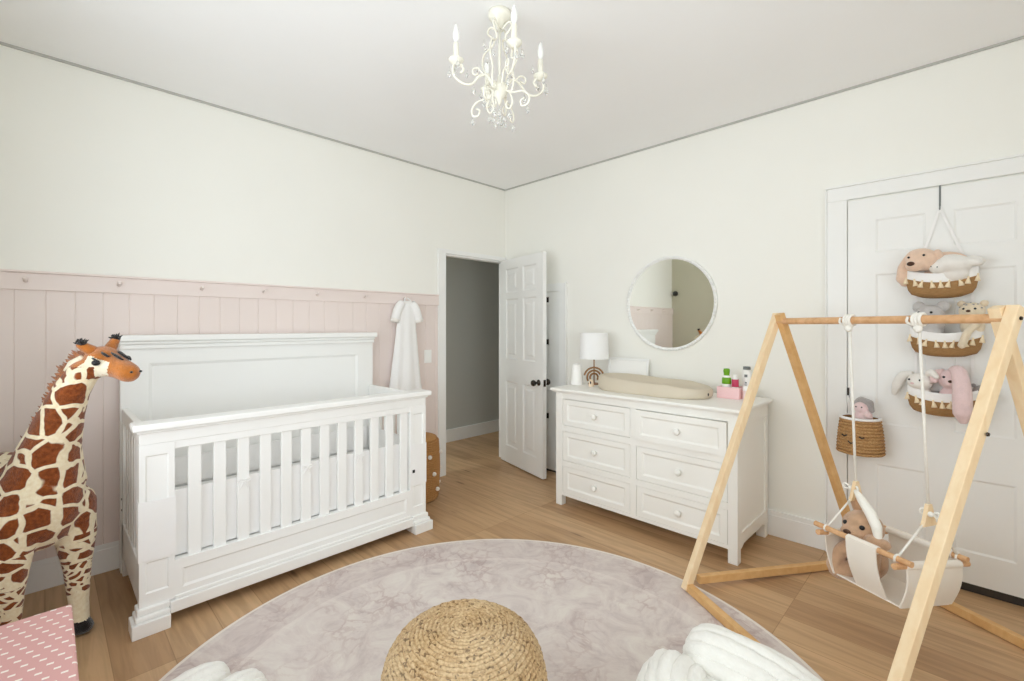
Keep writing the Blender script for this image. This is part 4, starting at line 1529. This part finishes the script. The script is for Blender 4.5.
# mane of short tufts down the back of the neck
b = B(); b.M = MG
nk = spline([(-.055, .012, .86), (.015, .012, .95), (.058, .017, 1.03), (.098, .025, 1.11), (.133, .045, 1.19), (.165, .075, 1.25)], 12)
rnd = random.Random(3)
for i, p in enumerate(nk):
    d0 = (nk[min(i + 1, len(nk) - 1)] - nk[max(i - 1, 0)]).normalized()
    back = Vector((-d0.z, 0, d0.x)).normalized()
    for k in range(9):
        j = p + Vector((0, rnd.uniform(-.018, .018), 0)) + d0 * rnd.uniform(-.01, .01) - back * .02
        tip = j + back * rnd.uniform(.045, .07) + Vector((0, rnd.uniform(-.02, .02), 0)) + d0 * rnd.uniform(-.02, .015)
        b.tube([j, j.lerp(tip, .6), tip], [.010, .007, .001], 5)
b.obj('mane', GMANE, gir)
b = B(); b.M = MG; b.chain([(-.57, 0, .70), (-.60, 0, .58), (-.595, 0, .42)], [.016, .012, .010]); b.ball((-.595, 0, .39), (.02, .02, .04)); b.obj('tail', GMANE, gir, smooth=True)

# ------------------------------------------------------------------ chunky knit throws on the rug


def yarn(b, pts, r, n_=10):
    P = spline(pts, n_)
    b.tube(P, [r * (1 + .13 * math.sin(i * 1.25)) * (.55 if i in (0, len(P) - 1) else 1) for i in range(len(P))], 12)


def lobe(parent, axis, R_, r, n=9):
    """one soft roll: n plies lying side by side over the upper half of a core"""
    ax = [Vector(p) for p in axis]
    cn = spline(ax, 8)
    b = B()
    m_ = len(cn)
    for k in range(n):
        a = math.radians(-25 + 230 * k / (n - 1))
        pts, rs = [], []
        for i, p in enumerate(cn):
            t_ = (cn[min(i + 1, m_ - 1)] - cn[max(i - 1, 0)]).normalized()
            sd = Vector((-t_.y, t_.x, 0)).normalized()
            f2_ = min(1.0, math.sqrt(max(0.0, 1 - (1 - min(1.0, (i + .35) / 5.5)) ** 2)))
            wob = 1 + .03 * math.sin(i * .45 + k * 2.1)
            pts.append(p + (sd * math.cos(a) + Vector((0, 0, 1)) * math.sin(a) * .95) * R_ * f2_ * wob)
            rs.append(r * (1 + .035 * math.sin(i * 1.7 + k)) * (.6 + .4 * f2_))
        q, qr = [], []
        for i in range(m_ - 1):
            for j in range(3):
                q.append(pts[i].lerp(pts[i + 1], j / 3)); qr.append((rs[i] * (3 - j) + rs[i + 1] * j) / 3)
        b.tube(q, qr, 12)
    b.tube(cn[1:], [R_ * .5] + [R_ * .82] * (m_ - 2), 16)
    return b.obj('fold', KNIT, parent, smooth=True)


TO = Vector((.035, .035, .022))
t = thing('knit_throw', (-.55, 1.55, RZ), 'chunky white knitted throw heaped on the rug, front right', 'throw')
lobe(t, [Vector(q_) + TO for q_ in [(-.775, 1.665, .115), (-.66, 1.675, .13), (-.50, 1.665, .13), (-.33, 1.60, .125), (-.20, 1.52, .12)]], .098, .031, 10)
lobe(t, [Vector(q_) + TO for q_ in [(-.755, 1.565, .09), (-.745, 1.46, .115), (-.70, 1.34, .115), (-.62, 1.22, .11)]], .090, .030, 10)
lobe(t, [Vector(q_) + TO for q_ in [(-.62, 1.52, .085), (-.54, 1.44, .115), (-.44, 1.34, .115), (-.34, 1.25, .11)]], .085, .029, 9)
t = thing('knit_throw', (-1.90, .33, RZ), 'white knitted throw with rounded folds at the bottom left of the rug', 'throw')
lobe(t, [(-1.955, .465, .07), (-1.945, .38, .085), (-1.91, .27, .085), (-1.85, .17, .08)], .050, .027, 8)
lobe(t, [(-1.835, .545, .065), (-1.805, .455, .085), (-1.74, .335, .085), (-1.66, .225, .08)], .052, .027, 8)

# ------------------------------------------------------------------ chandelier
cc = Vector((-1.515, 1.450, .016))
ch = thing('chandelier', Vector((cc.x, cc.y, H)), 'small ivory chandelier with candle arms and crystal drops on the ceiling', 'chandelier')
V = lambda r, a, z: cc + Vector((r * math.cos(a), r * math.sin(a), z))
b = B(); b.lathe([(0, H), (.050, H), (.052, H - .018), (.044, H - .030), (.02, H - .045), (.012, H - .07), (0, H - .07)], Vector((cc.x, cc.y, -.0005)), 32); b.obj('canopy', IVORY, ch, smooth=True)
b = B(); b.lathe([(0, 2.50), (.010, 2.49), (.012, 2.46), (.034, 2.452), (.036, 2.425), (.026, 2.405), (.012, 2.385), (.006, 2.365), (0, 2.355)], cc, 28)
b.tube([V(0, 0, 2.48), V(0, 0, 2.72)], .006, 8); b.obj('hub', IVORY, ch, smooth=True)
RT = math.atan2(.7036, .7106)
ANG = [RT + math.radians(a) for a in (199, 289, 19, 109)]
for a in ANG:
    # scrolled cage strap
    b = B(); a2 = a + PI / 4
    b.tube(spline([V(.012, a2, 2.70), V(.045, a2, 2.725), (V(.062, a2, 2.705)), V(.048, a2, 2.685), V(.03, a2, 2.665), V(.035, a2, 2.64), V(.080, a2, 2.61), V(.088, a2, 2.555), V(.066, a2, 2.505), V(.072, a2, 2.46), V(.060, a2, 2.415), V(.034, a2, 2.425), V(.05, a2, 2.45)], 6), .0045, 8)
    b.obj('cage_scroll', IVORY, ch, smooth=True)
    b = B()
    b.tube(spline([V(.03, a, 2.44), V(.06, a, 2.485), V(.095, a, 2.475), V(.13, a, 2.435), V(.175, a, 2.432), V(.212, a, 2.462), V(.210, a, 2.505), V(.180, a, 2.512), V(.168, a, 2.490), V(.182, a, 2.474)], 7), .0055, 8)
    b.tube(spline([V(.075, a, 2.48), V(.10, a, 2.51), V(.125, a, 2.50), V(.12, a, 2.478), V(.10, a, 2.485)], 5), .004, 8)
    arm = b.obj('arm', IVORY, ch, smooth=True)
    ca = V(.200, a, 0)
    b = B(); b.lathe([(0, 2.505), (.012, 2.507), (.030, 2.522), (.034, 2.530), (.030, 2.532), (.012, 2.524), (0, 2.524)], ca, 20); b.obj('drip_pan', IVORY, arm, smooth=True)
    b = B(); b.lathe([(0, 2.522), (.0125, 2.522), (.0125, 2.60), (.010, 2.604), (0, 2.604)], ca, 16); b.obj('candle_sleeve', IVORY, arm, angle=40)
    b = B(); b.lathe([(0, 2.604), (.008, 2.606), (.0135, 2.622), (.015, 2.638), (.011, 2.662), (.004, 2.682), (0, 2.69)], ca, 16); b.obj('bulb', BULB, arm, smooth=True)
    # lower scroll
    b = B(); a2 = a + PI / 4
    b.tube(spline([V(.03, a2, 2.42), V(.07, a2, 2.405), V(.115, a2, 2.40), V(.145, a2, 2.372), V(.140, a2, 2.34), V(.112, a2, 2.335), V(.105, a2, 2.358), V(.122, a2, 2.368)], 6), .0045, 8)
    b.tube(spline([V(.05, a2, 2.41), V(.065, a2, 2.365), V(.05, a2, 2.335), V(.032, a2, 2.352), V(.042, a2, 2.372)], 5), .004, 8)
    b.obj('lower_scroll', IVORY, ch, smooth=True)


def crystal(p, s=1.0):
    b = B()
    b.lathe([(0, .014 * s), (.004 * s, .010 * s), (.009 * s, -.004 * s), (.007 * s, -.013 * s), (0, -.022 * s)], p, 8)
    b.tube([p + Vector((0, 0, .012 * s)), p + Vector((0, 0, .030 * s))], .0011, 4)
    b.obj('crystal', CRYSTAL, ch)


for a in ANG:
    for da in (-.16, 0, .16):
        crystal(V(.200 + .03 * math.cos(da * 9), a + da, 2.495 - .03 * (da == 0)))
    crystal(V(.12, a, 2.41)); crystal(V(.14, a + PI / 4, 2.315)); crystal(V(.05, a + PI / 4, 2.31))
    for k in range(3):
        crystal(V(.09 + .03 * k, a + .4 + .35 * k, 2.60 - .045 * k), .7)
crystal(V(0, 0, 2.325), 1.4)
for k in range(6):
    crystal(V(.028, k * PI / 3, 2.29 - .012 * (k % 2)), .8)
